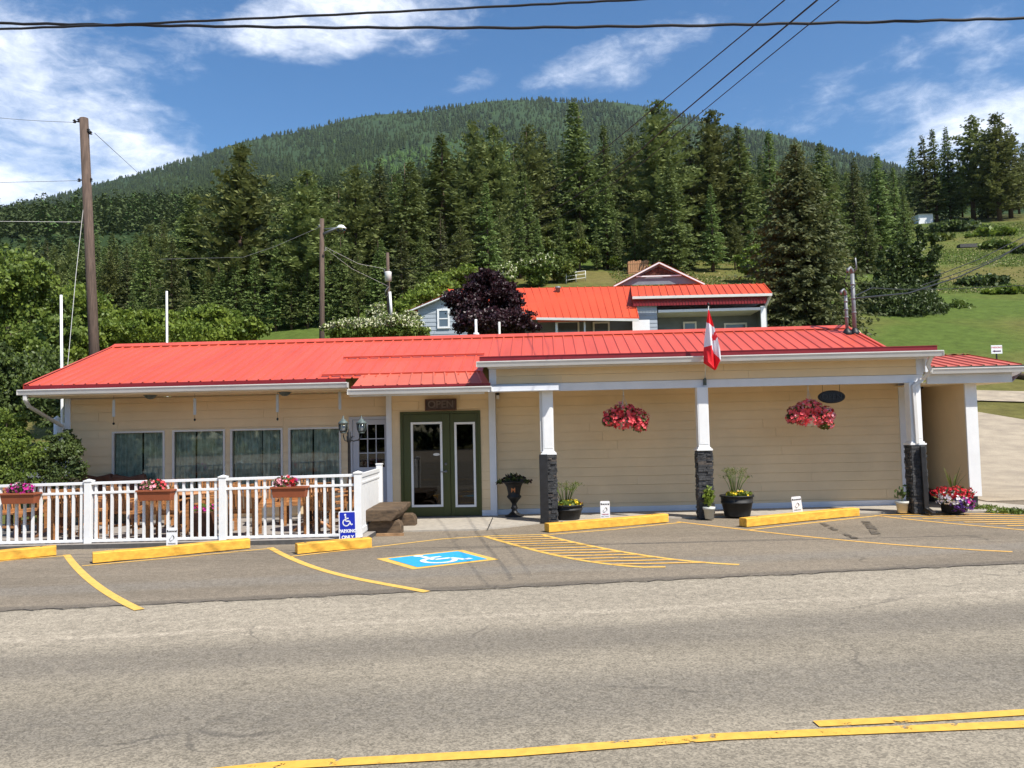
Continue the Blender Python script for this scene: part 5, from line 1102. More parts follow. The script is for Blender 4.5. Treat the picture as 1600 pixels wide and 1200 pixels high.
front=[('pineA',375,228,108,'tall dark pine rising above its neighbours left of the street lamp pole',1.15),('firC',295,303,112,'pointed pale-topped conifer left of the tall dark pine',1.0),('firD',268,372,100,'slim conifer standing above the bright round-leaved trees',.9),
('firA',225,368,118,'dark narrow conifer just right of the big wooden pole',.85),('pineA',480,266,104,'broad pine straight above the street lamp',1.15),('firB',513,292,108,'conifer directly right of the street lamp head',1.0),
('firA',440,300,120,'conifer in the gap left of the street lamp',1.0),('pineB',555,262,116,'slender olive pine right of the street lamp',1.1),('firD',593,250,118,'conifer with rust-brown twigs above the transformer pole',1.0),
('firC',632,248,112,'wide conifer behind the transformer pole',1.0),('firA',690,208,116,'tall spreading fir up and left of the plum tree',1.3),('pineB',735,192,122,'thin olive pine left of the tall pair above the plum tree',1.0),
('pineA',770,196,118,'dark pine above the plum-coloured tree',1.05),('firB',760,286,102,'shorter bright green fir in front of the dark pine above the plum tree',1.0),('pineB',822,196,124,'tall olive brown pine above the cream flowering bushes',1.1),
('firD',850,202,126,'pale grey-green conifer beside the tall dark fir',1.0),('firC',903,158,118,'tall broad fir in the middle of the forest edge',1.0),('firA',820,268,106,'short dark fir above the cream flowering bushes',.95),
('firB',942,196,120,'fir right of the tall broad one in the middle',1.0),('firA',945,262,104,'bright fir above the wooden crate on the slope',1.0),('pineB',985,212,126,'olive pine set back left of the highest pine',1.0),
('pineA',1029,157,112,'highest pine of the forest edge, crossed by the overhead wires',1.25),('firC',1046,250,98,'broad green fir beneath the highest pine, behind the grey gable',1.0),('firD',1076,200,118,'dark conifer right of the highest pine',1.0),
('pineA',1112,172,116,'second highest pine right of the highest one',1.15),('firA',1153,192,114,'dark fir in line above the flag',1.05),('firB',1110,288,100,'short fir behind the right end of the grey house gable',1.05),
('firB',1200,204,116,'narrow fir above the right end of the grey house',1.0),('firC',1285,222,108,'fir behind the great spruce on its right',1.0),('firD',1330,248,112,'grey-green conifer above the service masts',1.0),
('firA',1368,240,118,'dark fir left of the gap in the forest edge',.95),('firB',1395,262,120,'last fir before the gap with the white shed',.95),('firC',1350,300,98,'low bright fir above the lumpy dark tree',.9),('firB',1410,290,108,'small fir at the edge of the pasture left of the white shed',.8)]
for k,x,y,Y,l,w in front:
    f=float(np.interp(x,[200,640,760,900],[.62,.66,.82,.94])); plant(k,x,y,Y*f,l,w*1.12/f**.35,GF)
right=[('firD',1442,212,150,'leftmost dark fir of the stand above the pasture, beside the white shed',.8),('firB',1457,202,150,'twin-topped tall fir just right of the white shed',.75),('firA',1478,198,152,'third dark fir from the left in the pasture stand',.62),('pineB',1513,183,148,'broad bushy conifer in the middle of the pasture stand',.95),
('firC',1538,235,150,'lower grey-green conifer in the middle of the pasture stand',.7),('pineA',1553,178,142,'tallest dark pine of the pasture stand',.9),('firD',1572,200,146,'wide drooping fir near the right edge of the pasture stand',1.0),('pineB',1600,224,150,'half-bare conifer at the right edge of the frame',.5),('firB',1500,260,156,'thin dark conifer deep in the pasture stand',.8),('firA',1425,230,165,'set-back fir left of the white shed',.8),('firD',1588,250,158,'dark fir filling the back of the pasture stand',.9)]
for k,x,y,Y,l,w in right: plant(k,x,y,Y,l,w*1.55,'conifers standing above the pasture')
# denser forest between, in rows behind; each tree its own object
g=random.Random(99); cnt=0
for row,(Y,y0,dy) in enumerate(((118,285,40),(134,278,36),(158,290,30),(190,300,25),(96,395,30))):
    x=-30+row*11
    while x<1430:
        base=np.interp(x,[-30,100,220,330,450,600,700,900,1050,1200,1320,1430],[390,375,350,310,290,265,240,235,235,240,262,300])
        yt=base+dy*.2*g.uniform(-1,1)+(14 if row<3 else 4)+g.uniform(-12,24)+(95 if row==4 else 0)
        Yk=Y*float(np.interp(x,[200,640,760,900],[.68,.68,.9,1.0]))
        if row==4 and x>1180: x+=g.uniform(18,30); continue
        k=g.choice(['firA','firB','firC','pineA','pineB','firD'])
        side='left slope above the round-leaved trees' if x<330 else 'slope above the street lamp' if x<640 else 'slope above the plum tree' if x<880 else 'slope above the grey gable' if x<1180 else 'slope behind the great spruce'
        sz='set back among others' if row in (1,2) else 'farther up the hill' if row in (3,5) else 'low and half hidden' if row==4 else 'close behind the front row'
        plant(k,x,yt,Yk,'forest conifer %s on the %s'%(sz,side),g.uniform(.9,1.25),'forest conifers, %s, on the %s'%(sz,side)); x+=g.uniform(24,36)*(1.2 if row==3 else 1); cnt+=1
print('forest rows',cnt)
# far forest over the mountain
def far_forest():
    g=np.random.default_rng(5); Vs=[];Qs=[];Ms=[];off=0
    # nearer part of the slope: ragged crowns of many small sprays
    n=13000; Y=150+700*g.random(n)**.9; u=g.random(n)*1.56-.82; keep=(Y>290)|((u<.3)&(Y>205))|(u<-.28); Y=Y[keep];u=u[keep]; n=len(u); X=u*Y; Z=height(X,Y)-.5; H=g.uniform(9,19,n)*(.8+.2*Y/800); k=64; fat=g.uniform(.13,.22,n)
    f=g.random((n,k))**.8; a=g.random((n,k))*6.283; rad=(H*fat)[:,None]*(1-f)**.8*g.uniform(.55,1.15,(n,k))+.12
    C=np.stack([X[:,None]+np.cos(a)*rad,Y[:,None]+np.sin(a)*rad,Z[:,None]+H[:,None]*(.06+.94*f)],-1).reshape(-1,3); S=(np.repeat(H,k)*.085*(1.15-.6*f.ravel()))*g.uniform(.7,1.3,n*k)
    o_=np.stack([np.cos(a).ravel(),np.sin(a).ravel(),-.35+g.normal(size=n*k)*.3],-1); w_=np.stack([-np.sin(a).ravel(),np.cos(a).ravel(),g.normal(size=n*k)*.5],-1)
    V=np.stack([C-w_*S[:,None]*.5,C+w_*S[:,None]*.5,C+o_*S[:,None]*1.1+w_*S[:,None]*.1],1).reshape(-1,3); Vs.append(V); Qs.append(np.arange(len(V)).reshape(-1,3)); Ms.append(np.repeat(np.where(g.random(n)<.10,1,2),k)); off=len(V)
    for (n,ya,yb,pw,tiers,k,h0,h1) in ((17000,780,2420,1.0,4,6,10,19),):
        Y=ya+(yb-ya)*g.random(n)**pw; u=g.random(n)*1.56-.82
        keep=(Y>300)|(u<.3); u=u[keep];Y=Y[keep]; n=len(u); X=u*Y; Z=height(X,Y)-.6
        H=g.uniform(h0,h1,n)*(1+.0*Y); lm=((np.abs((u+.12)/.10)**2+np.abs((Y-1150)/330)**2)<1+.4*g.random(n)); br=(g.random(n)<.06)|(lm&(g.random(n)<.85))
        H=np.where(br,H*.6,H); ang=g.random(n)*6.28; sl=g.uniform(.75,1.25,n)
        for t in range(tiers):
            f=t/tiers; zb=H*(.06+.86*f); zt=np.minimum(H*(.06+.86*f+1.9/tiers*.86),H*(1.0 if t==tiers-1 else 1.0)); R=H*np.where(br,.30*(1-f*.6),.20*(1-f)**.8+.02)*sl*g.uniform(.75,1.25,n)
            apex=np.stack([X,Y,Z+zt],-1)[:,None,:]; ring=[]
            for j in range(k*2):
                a=ang+t*1.3+j*math.pi/k+g.normal(size=n)*.15; rr=R*(1.2 if j%2==0 else .5)*g.uniform(.65,1.3,n); ring.append(np.stack([X+np.cos(a)*rr,Y+np.sin(a)*rr,Z+zb+H*g.uniform(-.03,.03,n)+H*(.0 if j%2==0 else .04)],-1))
            ring=np.stack(ring,1); V=np.concatenate([apex,ring],1).reshape(-1,3); b=np.arange(n)[:,None]*(2*k+1)+off
            for j in range(2*k): Qs.append(np.concatenate([b,b+1+j,b+1+(j+1)%(2*k)],1)); Ms.append(br.astype(int))
            Vs.append(V); off+=len(V)
    o=fastmesh('far_forest',np.concatenate(Vs),np.concatenate(Qs),[m['farfir'],m['farleaf'],m['slopefir']],np.concatenate(Ms),None,3); tag(o,'dense forest of distant conifers covering the mountain','forest',kind='stuff')
far_forest()
def broad(name,lobes,n,size,mt,label,cat='tree',base=None,trunk=.12,per=50,cs=.22,seed=1,extra=None,group=None,asp=.6,flat=1,limbs=True,up=.35,loose=True):
    c=np.mean([l[0] for l in lobes],0)
    if loose:
        q=np.random.default_rng(seed+500); nl=[]
        for (p_,r3) in lobes:
            nl.append((p_,tuple(k*.72 for k in r3)))
            for _ in range(4):
                d=q.normal(size=3); d/=np.linalg.norm(d); sc=q.uniform(.35,.55); nl.append((tuple(np.array(p_)+d*np.array(r3)*q.uniform(.6,.85)),tuple(k*sc for k in r3)))
        lobes=nl
    bx,by=base if base else (c[0],c[1]); z0=hz(bx,by)
    r=empty(name,(bx,by,z0),label,cat,group); C=clumps(n,lobes,seed,per,cs,flat); C=C[C[:,2]>height(C[:,0],C[:,1])-.05]
    mats=[m[mt]]+([m[extra[0]]] if extra else []); g=np.random.default_rng(seed); mi=None
    if extra: mi=(g.random(len(C))<extra[1]).astype(int)*( (C[:,2]>c[2]-.4*lobes[0][1][2]).astype(int))
    leafcloud('crown',C,size,mats,mi,r,asp,seed,up=up)
    b=MB(); top=Vector((float(c[0]),float(c[1]),float(c[2])-.2)); base_=Vector((bx,by,z0-.1)); b.tube([base_,base_.lerp(top,.5)+Vector((.05,0,0)),top],[trunk,trunk*.8,trunk*.5],9)
    for i,l in enumerate(lobes[::5] if loose else lobes[::4]):
        a=base_.lerp(top,.35+.3*((i*37)%10)/10); e=Vector(tuple(float(q) for q in l[0]))+Vector((0,0,.2*l[1][2])); b.tube([a,a.lerp(e,.5)+Vector((0,0,.1)),e],[trunk*.5,trunk*.35,trunk*.12],6)
    b.build('trunk',m['treebark'],r); return r
def lobe(x,y,Y,rx,rz_,ry=None):
    "lobe centred on a sighted point at depth Y, radii in metres from pixels"
    p=P(x,y,Y); s=Y/F; return ((p.x,Y,p.z),(rx*s,(ry or rx)*s,rz_*s))
broad('broadleaf_tree',[lobe(20,430,30,70,55),lobe(55,470,30,60,60),lobe(-30,480,31,60,80),lobe(85,520,29,45,40),lobe(30,540,28,70,50),lobe(-60,580,28,80,70)],34000,.17,'leaf2','big green poplar-like tree at the far left edge',base=(P(20,600,30).x,30),trunk=.3,seed=3,extra=('leaf',.3),cs=.2)
broad('broadleaf_tree',[lobe(140,500,36,60,40),lobe(105,530,34,45,45),lobe(175,520,35,40,30)],20000,.17,'leaf','bright green leafy tree behind the big wooden pole',trunk=.25,seed=4,extra=('leaf2',.4),base=(P(140,600,35).x,35))
broad('broadleaf_tree',[lobe(215,510,38,55,26),lobe(262,503,38,40,24),lobe(310,497,38,52,22),lobe(355,506,38,48,24),lobe(395,516,38,32,18),lobe(300,525,37,110,20)],38000,.17,'leaf','wide bright green walnut-like tree behind the left end of the red roof',trunk=.35,seed=5,cs=.16,base=(P(300,600,38).x,38),extra=('leafy',.15))
broad('shrub',[lobe(20,600,24,60,55),lobe(70,615,24,45,50),lobe(-40,640,23,60,60),lobe(60,570,26,50,30)],26000,.12,'leafd','dark dense hedge shrub behind the white flagpole at left',cat='shrub',base=(P(20,700,24).x,24),trunk=.15,seed=6,extra=('leaf2',.35))
broad('shrub',[lobe(15,700,15.6,55,40),lobe(45,715,15.5,32,35),lobe(-20,690,16,50,50),lobe(10,660,16,30,25),lobe(30,745,15.4,45,28),lobe(-20,750,15.4,40,28)],22000,.055,'leaf2','rounded green shrub behind the left end of the patio rail',cat='shrub',base=(P(15,740,15.6).x,15.6),trunk=.08,seed=7,extra=('leaf',.3),cs=.2)
broad('shrub',[lobe(85,715,15.6,26,30),lobe(105,700,15.9,20,22),lobe(80,690,15.9,14,18),lobe(122,728,15.7,14,16),lobe(95,745,15.6,28,20)],8000,.065,'leafd','loose dark shrub against the corner of the building',cat='shrub',base=(P(90,740,15.6).x,15.6),trunk=.04,seed=8,cs=.28)
broad('broadleaf_tree',[lobe(-90,500,26,60,80),lobe(-150,560,24,80,90)],12000,.17,'leaf2','green tree cut off by the left edge',trunk=.2,seed=43,base=(P(-90,600,26).x,26))
broad('plum_tree',[lobe(758,443,33,30,30),lobe(735,475,33,38,30),lobe(782,470,33,36,32),lobe(762,500,32,50,26),lobe(812,505,32,32,14),lobe(835,512,32,14,8),lobe(725,505,32,18,16)],40000,.125,'plum','purple-leaved plum tree in front of the grey house',base=(P(755,560,33).x,33),trunk=.16,seed=9,cs=.2)
broad('flowering_shrub',[lobe(600,510,30,42,20),lobe(560,512,30,34,18),lobe(640,508,30,26,20),lobe(590,488,31,14,16),lobe(530,518,30,24,14),lobe(655,518,30,18,12)],20000,.11,'leaf2','shrub with cream blossom left of the grey gable wall',cat='shrub',base=(P(600,560,30).x,30),trunk=.08,seed=10,extra=('blossom',.6),cs=.25)
broad('shrub',[lobe(660,465,58,38,30),lobe(700,455,60,36,22),lobe(630,490,56,28,22),lobe(720,430,66,30,20),lobe(690,440,66,24,20)],20000,.26,'leaf','yellow-green bush behind the white gable rake',cat='shrub',trunk=.2,seed=12,extra=('leafy',.25),base=(P(670,520,58).x,58))
broad('shrub',[lobe(580,455,74,40,26),lobe(545,478,70,30,22),lobe(615,478,70,20,16)],11000,.33,'leaf2','mid green bush at the foot of the forest by the transformer pole',cat='shrub',trunk=.2,seed=13,base=(P(580,500,74).x,74))
for i,(ls,mt_,ex,lab) in enumerate((([lobe(838,425,84,28,24),lobe(852,410,86,20,14)],'leaf2',('blossom',.30),'pale blossoming bush at the left end of the lawn on the slope'),([lobe(878,420,86,24,24)],'leafy',('leaf2',.4),'rounded olive bush right of the pale blossoming bush'),([lobe(905,392,96,26,16)],'leafy',('leaf',.5),'yellow-green bush at the forest edge above the lawn'),([lobe(812,410,92,22,20),lobe(850,384,98,24,14)],'leafy',('leaf2',.3),'rusty yellow bush left of the pale blossoming bush'),([lobe(790,430,78,16,24)],'leaf2',('blossom',.45),'narrow cream-flowered bush behind the plum tree'),([lobe(1000,398,98,18,14),lobe(960,408,96,14,9)],'leaf',('leafy',.3),'small bright bush beside the wooden crate'),([lobe(1175,415,84,26,24),lobe(1200,440,76,20,20)],'leaf',('leafy',.25),'bright bush left of the great spruce'))):
    broad('shrub',ls,8000,.32,mt_,lab,cat='shrub',trunk=.15,seed=20+i,extra=ex)
g=np.random.default_rng(77); n=110000; X=g.uniform(8,100,n); Y=g.uniform(74,138,n); ph=np.sin(X*.21+np.sin(Y*.13)*2)+np.sin(Y*.17+X*.05)+np.sin(X*.7)*np.sin(Y*.6)*.6; k=(ph>.1)|(g.random(n)<.12); X=X[k];Y=Y[k]; C=np.stack([X,Y,height(X,Y)+.02],-1); k=~((np.abs(X-15)<7.5)&(Y<42)); C=C[k]; o=leafcloud('pasture_grass',C,.30,[m['leafy'],m['leaf2'],m['straw']],g.choice([0,1,2],len(C),p=[.45,.42,.13]),None,.3,12,up=.1); tag(o,'uneven tufts of taller grass over the pasture slope','grass',kind='stuff')
# great spruce right of the grey house
V,Q=conifer_mesh(31,H=14,Rb=4.3,kind='fir',bare=.01,dens=2.0,irregular=.22,topw=.12,ss=.62,rows=70); Y=52; tp=P(1243,222,Y); z0=hz(tp.x,Y); s=(tp.z-z0)/14; r_=empty('spruce_tree',(tp.x,Y,z0),'great drooping spruce standing right of the grey house','spruce'); V=V*[s*.92,s*.92,s]+[tp.x,Y,z0]; fastmesh('crown',V,Q,m['spruce'],None,r_); b=MB(); b.tube([(tp.x,Y,z0-.3),(tp.x,Y,z0+6*s),(tp.x,Y,z0+13.5*s)],[.35,.22,.04],10); b.build('trunk',m['bark'],r_)
# lumpy dark tree on the lawn
Y=64; ls=[lobe(1405,480,Y,52,34),lobe(1440,492,Y,34,28),lobe(1375,470,Y,30,30)]
for (x,yt,yb,w) in ((1438,355,470,8),(1462,372,470,8),(1415,378,470,10),(1395,390,470,10),(1375,400,470,9),(1350,440,480,8),(1428,400,460,9)):
    k=int((yb-yt)/14)
    for j in range(k): ls.append(lobe(x+(1410-x)*.25*(j/k)+3*math.sin(j*2),yt+5+(yb-yt)*j/k,Y,w*(.8+.7*j/k),12))
broad('columnar_tree',ls,60000,.24,'leafd','dark many-spired broadleaf tree standing alone on the lawn',base=(P(1410,540,Y).x,Y),loose=False,trunk=.25,seed=33,cs=.16,extra=('leaf2',.2),per=40)
broad('shrub',[lobe(1488,492,66,26,20),lobe(1470,505,66,18,14)],4200,.28,'leaf2','thin grey-green bush at the right foot of the many-spired tree',cat='shrub',trunk=.08,seed=34,extra=('leafy',.3),cs=.4)
# pasture scrub
for i,(x,y,rx,rz_,mt_,lab) in enumerate(((1500,357,60,7,'leafd','dark low scrub line below the pasture firs'),(1560,385,34,7,'leaf2','green scrub patch below the tallest pasture pine'),(1530,440,42,11,'leafd','dark bush in mid pasture above the wires'),(1570,455,30,7,'leaf','pale scrub beneath the right-hand wires'),(1470,372,24,6,'leafy','light scrub beside the white shed'),(1600,392,22,8,'leafd','scrub at the right edge of the pasture'),(1545,365,40,7,'leaf','low bright scrub below the pasture firs'))):
    t=T(x,y+rz_*.6); s=t.y/F; broad('scrub',[((t.x,t.y,t.z+rz_*s*.5),(rx*s,rx*s*.5,rz_*s))],1800,.012*t.y*.5,mt_,lab,cat='scrub',trunk=.05,seed=50+i,extra=('leaf',.2),base=(t.x,t.y))
# unseen woods, added across the road so the panes mirror something dark
C=np.concatenate([blob(900,(x,-44+3*math.sin(x),4.5+1.5*math.sin(x*1.7)),(6,3,5.5),int(x)+300,.6,.15) for x in range(-60,66,8)]); o=leafcloud('reflected_treeline',C[C[:,2]>.1],1.1,m['leafd'],None,None,.6,9); tag(o,'unseen dark row of woods, added across the road for the windows to mirror','woods',kind='stuff')
# ------------------------------------------------------------ grey house on the slope
YH=44.0
hs=empty('grey_house',(P(900,540,YH).x,YH,hz(2,YH)),'grey-sided house with orange red metal roofs on the slope behind','house')
def hp(x,y,Y=YH): return P(x,y,Y)
zb=hz(0,YH)-.5
def lap(b,x0,x1,z0,z1,Y,c=.22,mi=0):
    z=z0
    while z<z1: b.add([(x0,Y-.02,z),(x1,Y-.02,z),(x1,Y,min(z+c,z1)),(x0,Y,min(z+c,z1)),(x0,Y,z),(x1,Y,z)],[(0,1,2,3),(0,4,5,1)],mi); z+=c
# left gable wing
gx0,gx1=hp(653,500,42).x,hp(772,500,42).x; pk=hp(712,457.5,42); ez=hp(645,484,42).z
b=MB(); lap(b,gx0,gx1,zb,ez+.1,42); 
z=ez+.1
while z<pk.z-.1:
    t=(z-ez)/(pk.z-ez); lap(b,gx0+(pk.x-gx0)*t,gx1-(gx1-pk.x)*t,z,min(z+.22,pk.z),42); z+=.22
b.box(gx0,gx0+.1,42.0,52,zb,ez+.1); b.box(gx1-.1,gx1,42,52,zb,ez+.1); b.build('wall',m['greyl'],hs)
b=MB(); b.beam((gx0-.45,41.8,ez-.12),(pk.x,41.8,pk.z),.06,.22,0,(0,1,0)); b.beam((gx1+.45,41.8,ez-.12),(pk.x,41.8,pk.z),.06,.22,0,(0,1,0)); b.build('rake_board',m['white'],hs)
b=MB(); 
for s,xx in ((-1,gx0-.5),(1,gx1+.5)): b.add([(xx,41.75,ez-.06),(pk.x,41.75,pk.z+.12),(pk.x,52,pk.z+.12),(xx,52,ez-.06)],[(0,1,2,3)])
b.build('roof',m['redfar'],hs)
def win(x0,y0,x1,y1,Y,mull=False,lab='window'):
    a=hp(x0,y0,Y);c=hp(x1,y1,Y); b=MB(); t=.10
    b.box(a.x,c.x,Y-.05,Y,a.z-t,a.z); b.box(a.x,c.x,Y-.05,Y,c.z,c.z+t); b.box(a.x,a.x+t,Y-.05,Y,c.z+t,a.z-t); b.box(c.x-t,c.x,Y-.05,Y,c.z+t,a.z-t)
    if mull: b.box(a.x+t,c.x-t,Y-.04,Y-.005,(a.z+c.z)/2-.03,(a.z+c.z)/2+.03)
    w=b.build(lab,m['white'],hs); b=MB(); b.box(a.x+t,c.x-t,Y-.02,Y-.012,c.z+t,a.z-t); b.build('pane',mat('far_pane',(.10,.13,.16),.1,.05,spec=.8) if 'far_pane' not in D.materials else D.materials['far_pane'],w); return w
win(683,483,703,513,41.97,True)
# main block: broad red roof slope
def roofq(b,pts,rib=.4):
    "sheet with ribs from eave pair (a,b) to ridge pair (d,c)"
    a,bb,c,d=[Vector(p) for p in pts]; b.add([a,bb,c,d],[(0,1,2,3)]); n=int((bb-a).length/rib)
    for k in range(n+1):
        t=k/n; p=a.lerp(bb,t)+Vector((0,0,.02)); q=d.lerp(c,t)+Vector((0,0,.02)); b.beam(p,q,.045,.05)
    e=Vector((0,0,-.07)); b.add([a,bb,bb+e,a+e],[(0,1,2,3)])
b=MB(); roofq(b,(hp(720,497,43.2),hp(998,498,43.2),hp(986,447.5,48),hp(700,452,48))); b.box(hp(840,495,43.2).x,hp(997,497,43.2).x,43.15,43.2,hp(900,500,43.2).z-.08,hp(900,498,43.2).z,0)
roofq(b,(hp(988,463.5,44.6),hp(1206,458.5,44.6),hp(1193,443.2,48),hp(986,447.5,48))); b.add([hp(1193,443.2,48),hp(1206,458.5,44.6),hp(1206,462,44.6),hp(1193,462,52)],[(0,1,2,3)])
b.add([hp(700,452,48),hp(1193,443.2,48),hp(1193,443.2,48)+Vector((0,6,-2)),hp(700,452,48)+Vector((0,6,-2))],[(0,1,2,3)])
b.build('roof',m['redfar'],hs)
b=MB(); a=hp(988,464,44.4); c=hp(1206,459,44.4); b.beam(a+Vector((0,0,-.05)),c+Vector((0,0,-.05)),.14,.14); a=hp(838,498,43.05);c=hp(998,500,43.05); b.beam(a,c,.12,.13); b.beam(hp(1204,462,44.5),hp(1195,482,44.9),.09,.09); b.beam(hp(1195,482,44.9),Vector((hp(1195,482,44.9).x,44.9,zb)),.09,.09); b.build('gutter',m['gutter'],hs)
b=MB(); a=hp(990,468,44.75);c=hp(1198,463,44.75); d=hp(1198,474,44.75); e=hp(990,478.5,44.75); b.add([a,c,d,e],[(0,1,2,3)]); 
for k in range(44): t=k/43; b.beam(a.lerp(c,t)+Vector((0,-.01,0)),e.lerp(d,t)+Vector((0,-.01,0)),.04,.03)
b.build('roof_trim',m['roofdark'],hs)
a=hp(1028,482,44.9); c=hp(1190,477,44.9); pz=hp(1192,478,44.8).z
for q in ((a.x,c.x-.1,44.8,47,a.z-.25,a.z-.1),(hp(1192,480,44.8).x-.12,hp(1192,480,44.8).x+.12,44.8,44.95,zb,pz),(hp(869,500,43.5).x-.05,hp(869,500,43.5).x+.06,43.4,43.5,zb,hp(869,500,43.5).z),(hp(913,500,43.5).x-.04,hp(913,500,43.5).x+.05,43.4,43.5,zb,hp(913,500,43.5).z)):
    b=MB(); b.box(*q); b.build('trim_board',m['white'],hs)
b=MB(); lap(b,hp(1028,500,47).x,hp(1195,500,47).x,zb,hp(1028,481,47).z+.2,47); lap(b,hp(820,500,45.5).x,hp(1000,500,45.5).x,zb,hp(900,499,45.5).z+.2,45.5); b.box(hp(1195,480,45.2).x,hp(1195,480,45.2).x+.1,45.2,52,zb,hp(1195,470,45.2).z); b.box(gx1,hp(1195,500,47).x,50,50.1,zb,hp(900,470,47).z)
b.build('wall',m['grey'],hs)
b=MB(); lap(b,hp(992,500,44.9).x,hp(1027,500,44.9).x,zb,hp(1000,478,44.9).z,44.9); b.box(hp(992,500,44.9).x,hp(1027,500,44.9).x,44.9,47,zb,hp(1000,478,44.9).z); b.build('wall',m['greyl'],hs)
win(869,502,906,540,45.4,True); win(926,503,954,560,45.4,False,'door'); win(1067,503,1089,530,46.9); win(1131,505,1168,535,46.9,True)
# raised gable above
b=MB(); pk=hp(1029,413,49); l=hp(966,446,49); r2=hp(1092,443,49); b.add([(l.x,49,l.z),(r2.x,49,r2.z),(pk.x,49,pk.z)],[(0,1,2)]); b.build('wall',m['grey'],hs)
b=MB(); f=.42; b.add([(pk.x+(l.x-pk.x)*.52,48.97,pk.z+(l.z-pk.z)*.58),(pk.x+(r2.x-pk.x)*.52,48.97,pk.z+(l.z-pk.z)*.58),(pk.x,48.97,pk.z-.12)],[(0,1,2)]); b.build('gable_shingles',m['shingle'],hs)
b=MB(); b.beam((l.x-.3,48.8,l.z-.1),(pk.x,48.8,pk.z+.05),.08,.16,0,(0,1,0)); b.beam((r2.x+.3,48.8,r2.z-.1),(pk.x,48.8,pk.z+.05),.08,.16,0,(0,1,0)); b.beam((pk.x+(l.x-pk.x)*.56,48.9,pk.z+(l.z-pk.z)*.60),(pk.x+(r2.x-pk.x)*.56,48.9,pk.z+(l.z-pk.z)*.60),.06,.07); b.build('rake_board',m['white'],hs)
b=MB(); b.add([(l.x-.3,48.75,l.z),(pk.x,48.75,pk.z+.14),(pk.x,54,pk.z+.14),(l.x-.3,54,l.z)],[(0,1,2,3)]); b.add([(r2.x+.3,48.75,r2.z),(pk.x,48.75,pk.z+.14),(pk.x,54,pk.z+.14),(r2.x+.3,54,r2.z)],[(0,1,2,3)]); b.build('roof',m['redfar'],hs)
b=MB(); q=hp(872,463,47.2); b.lathe([(.13,-.3),(.13,.45),(.17,.45),(.17,.55),(.10,.6)],(q.x,47.2,q.z),12); b.build('roof_vent',m['metal'],hs)
# things round the house
p=hp(1002,503,44.5); o=MB(); o.box(p.x-.5,p.x+.45,44.4,44.46,zb,p.z+.1); tag(o.build('white_board',m['signw']),'white panel propped against the pale wall of the grey house','panel')
p=P(997,411,92); t0=hz(p.x,92); r_=empty('wooden_crate',(p.x,92,t0),'weathered upright plank crate on the slope above the grey gable','crate'); b=MB()
for k in range(9): b.box(p.x-1.1+k*.25,p.x-1.1+k*.25+.21,92,92.08,t0,t0+1.5+.05*(k%3))
b.box(p.x-1.15,p.x-1.1,92,93.2,t0,t0+1.5); b.box(p.x+1.15,p.x+1.2,92,93.2,t0,t0+1.5); b.build('side_panel',m['wood2'],r_); b=MB(); b.box(p.x-1.2,p.x+1.2,91.97,92.0,t0+.2,t0+.3); b.box(p.x-1.2,p.x+1.2,91.97,92.0,t0+1.2,t0+1.3); b.build('batten',m['wood2'],r_)
t=T(900,441); r_=empty('pipe_fence',(t.x,t.y,t.z),'short pale pipe rail fence on the lawn behind the grey house','fence')
q0=T(885,443);q1=T(915,439); b=MB()
for f in (0,.5,1): c=q0.lerp(q1,f); c.z=hz(c.x,c.y); b.tube([c,c+Vector((0,0,1.1))],.05,6)
b.build('post',m['whitepot'],r_)
b=MB()
for h in (.35,.75,1.1): b.tube([q0+Vector((0,0,h)),q1+Vector((0,0,h))],.035,6)
b.build('rail',m['whitepot'],r_)
t=T(1447,349); s=t.y/F; r_=empty('white_shed',(t.x,t.y,t.z),'small white shed under the dark firs at the top of the pasture','shed'); b=MB(); w=11*s; h=15*s; b.box(t.x-w,t.x+w,t.y,t.y+3,t.z-.4,t.z+h); b.build('wall',m['signw'],r_); b=MB(); b.add([(t.x-w-.4,t.y-.4,t.z+h),(t.x+w+.4,t.y-.4,t.z+h),(t.x+w+.4,t.y+3.4,t.z+h+.6),(t.x-w-.4,t.y+3.4,t.z+h+.6)],[(0,1,2,3)]); b.build('roof',m['kerb'],r_)
t=T(1512,388); r_=empty('feed_trough',(t.x,t.y,t.z),'low dark trough lying on the pasture','trough'); s=t.y/F
b=MB(); b.box(t.x-14*s,t.x+14*s,t.y-.5,t.y+.5,t.z-.1,t.z+4*s); b.box(t.x-13*s,t.x+13*s,t.y-.4,t.y+.4,t.z+4*s,t.z+4.6*s); b.build('body',m['kerb'],r_)
# parking direction sign
Y=T(1557,583).y; p=P(1557,546,Y); g0=hz(p.x,Y); r_=empty('parking_sign',(p.x,Y,g0),'small white parking sign with dark arrow on a black post right of the roof','sign'); w=16.5*Y/F; h=13*Y/F
b=MB(); b.box(p.x-w/2,p.x+w/2,Y-.02,Y,p.z-h/2,p.z+h/2); b.build('plate',m['signw'],r_); b=MB(); b.box(p.x-.03,p.x+.03,Y+.001,Y+.05,g0-.2,p.z+h*.3); b.build('post',m['black'],r_)
text_mesh('PARKING',.072*Y/24,m['redink'],parent=r_,loc=(p.x,Y-.022,p.z+.055*Y/24),ext=.001,bold=.002); k_=Y/24; b=MB(); b.box(p.x-.06*k_,p.x+.12*k_,Y-.03,Y-.021,p.z-.065*k_,p.z-.035*k_); b.add([(p.x-.13*k_,Y-.0235,p.z-.05*k_),(p.x-.06*k_,Y-.0235,p.z-.015*k_),(p.x-.06*k_,Y-.0235,p.z-.085*k_)],[(0,1,2)]); b.build('arrow',mat('dark_plum_ink',(.10,.02,.08),.5,.1),r_)
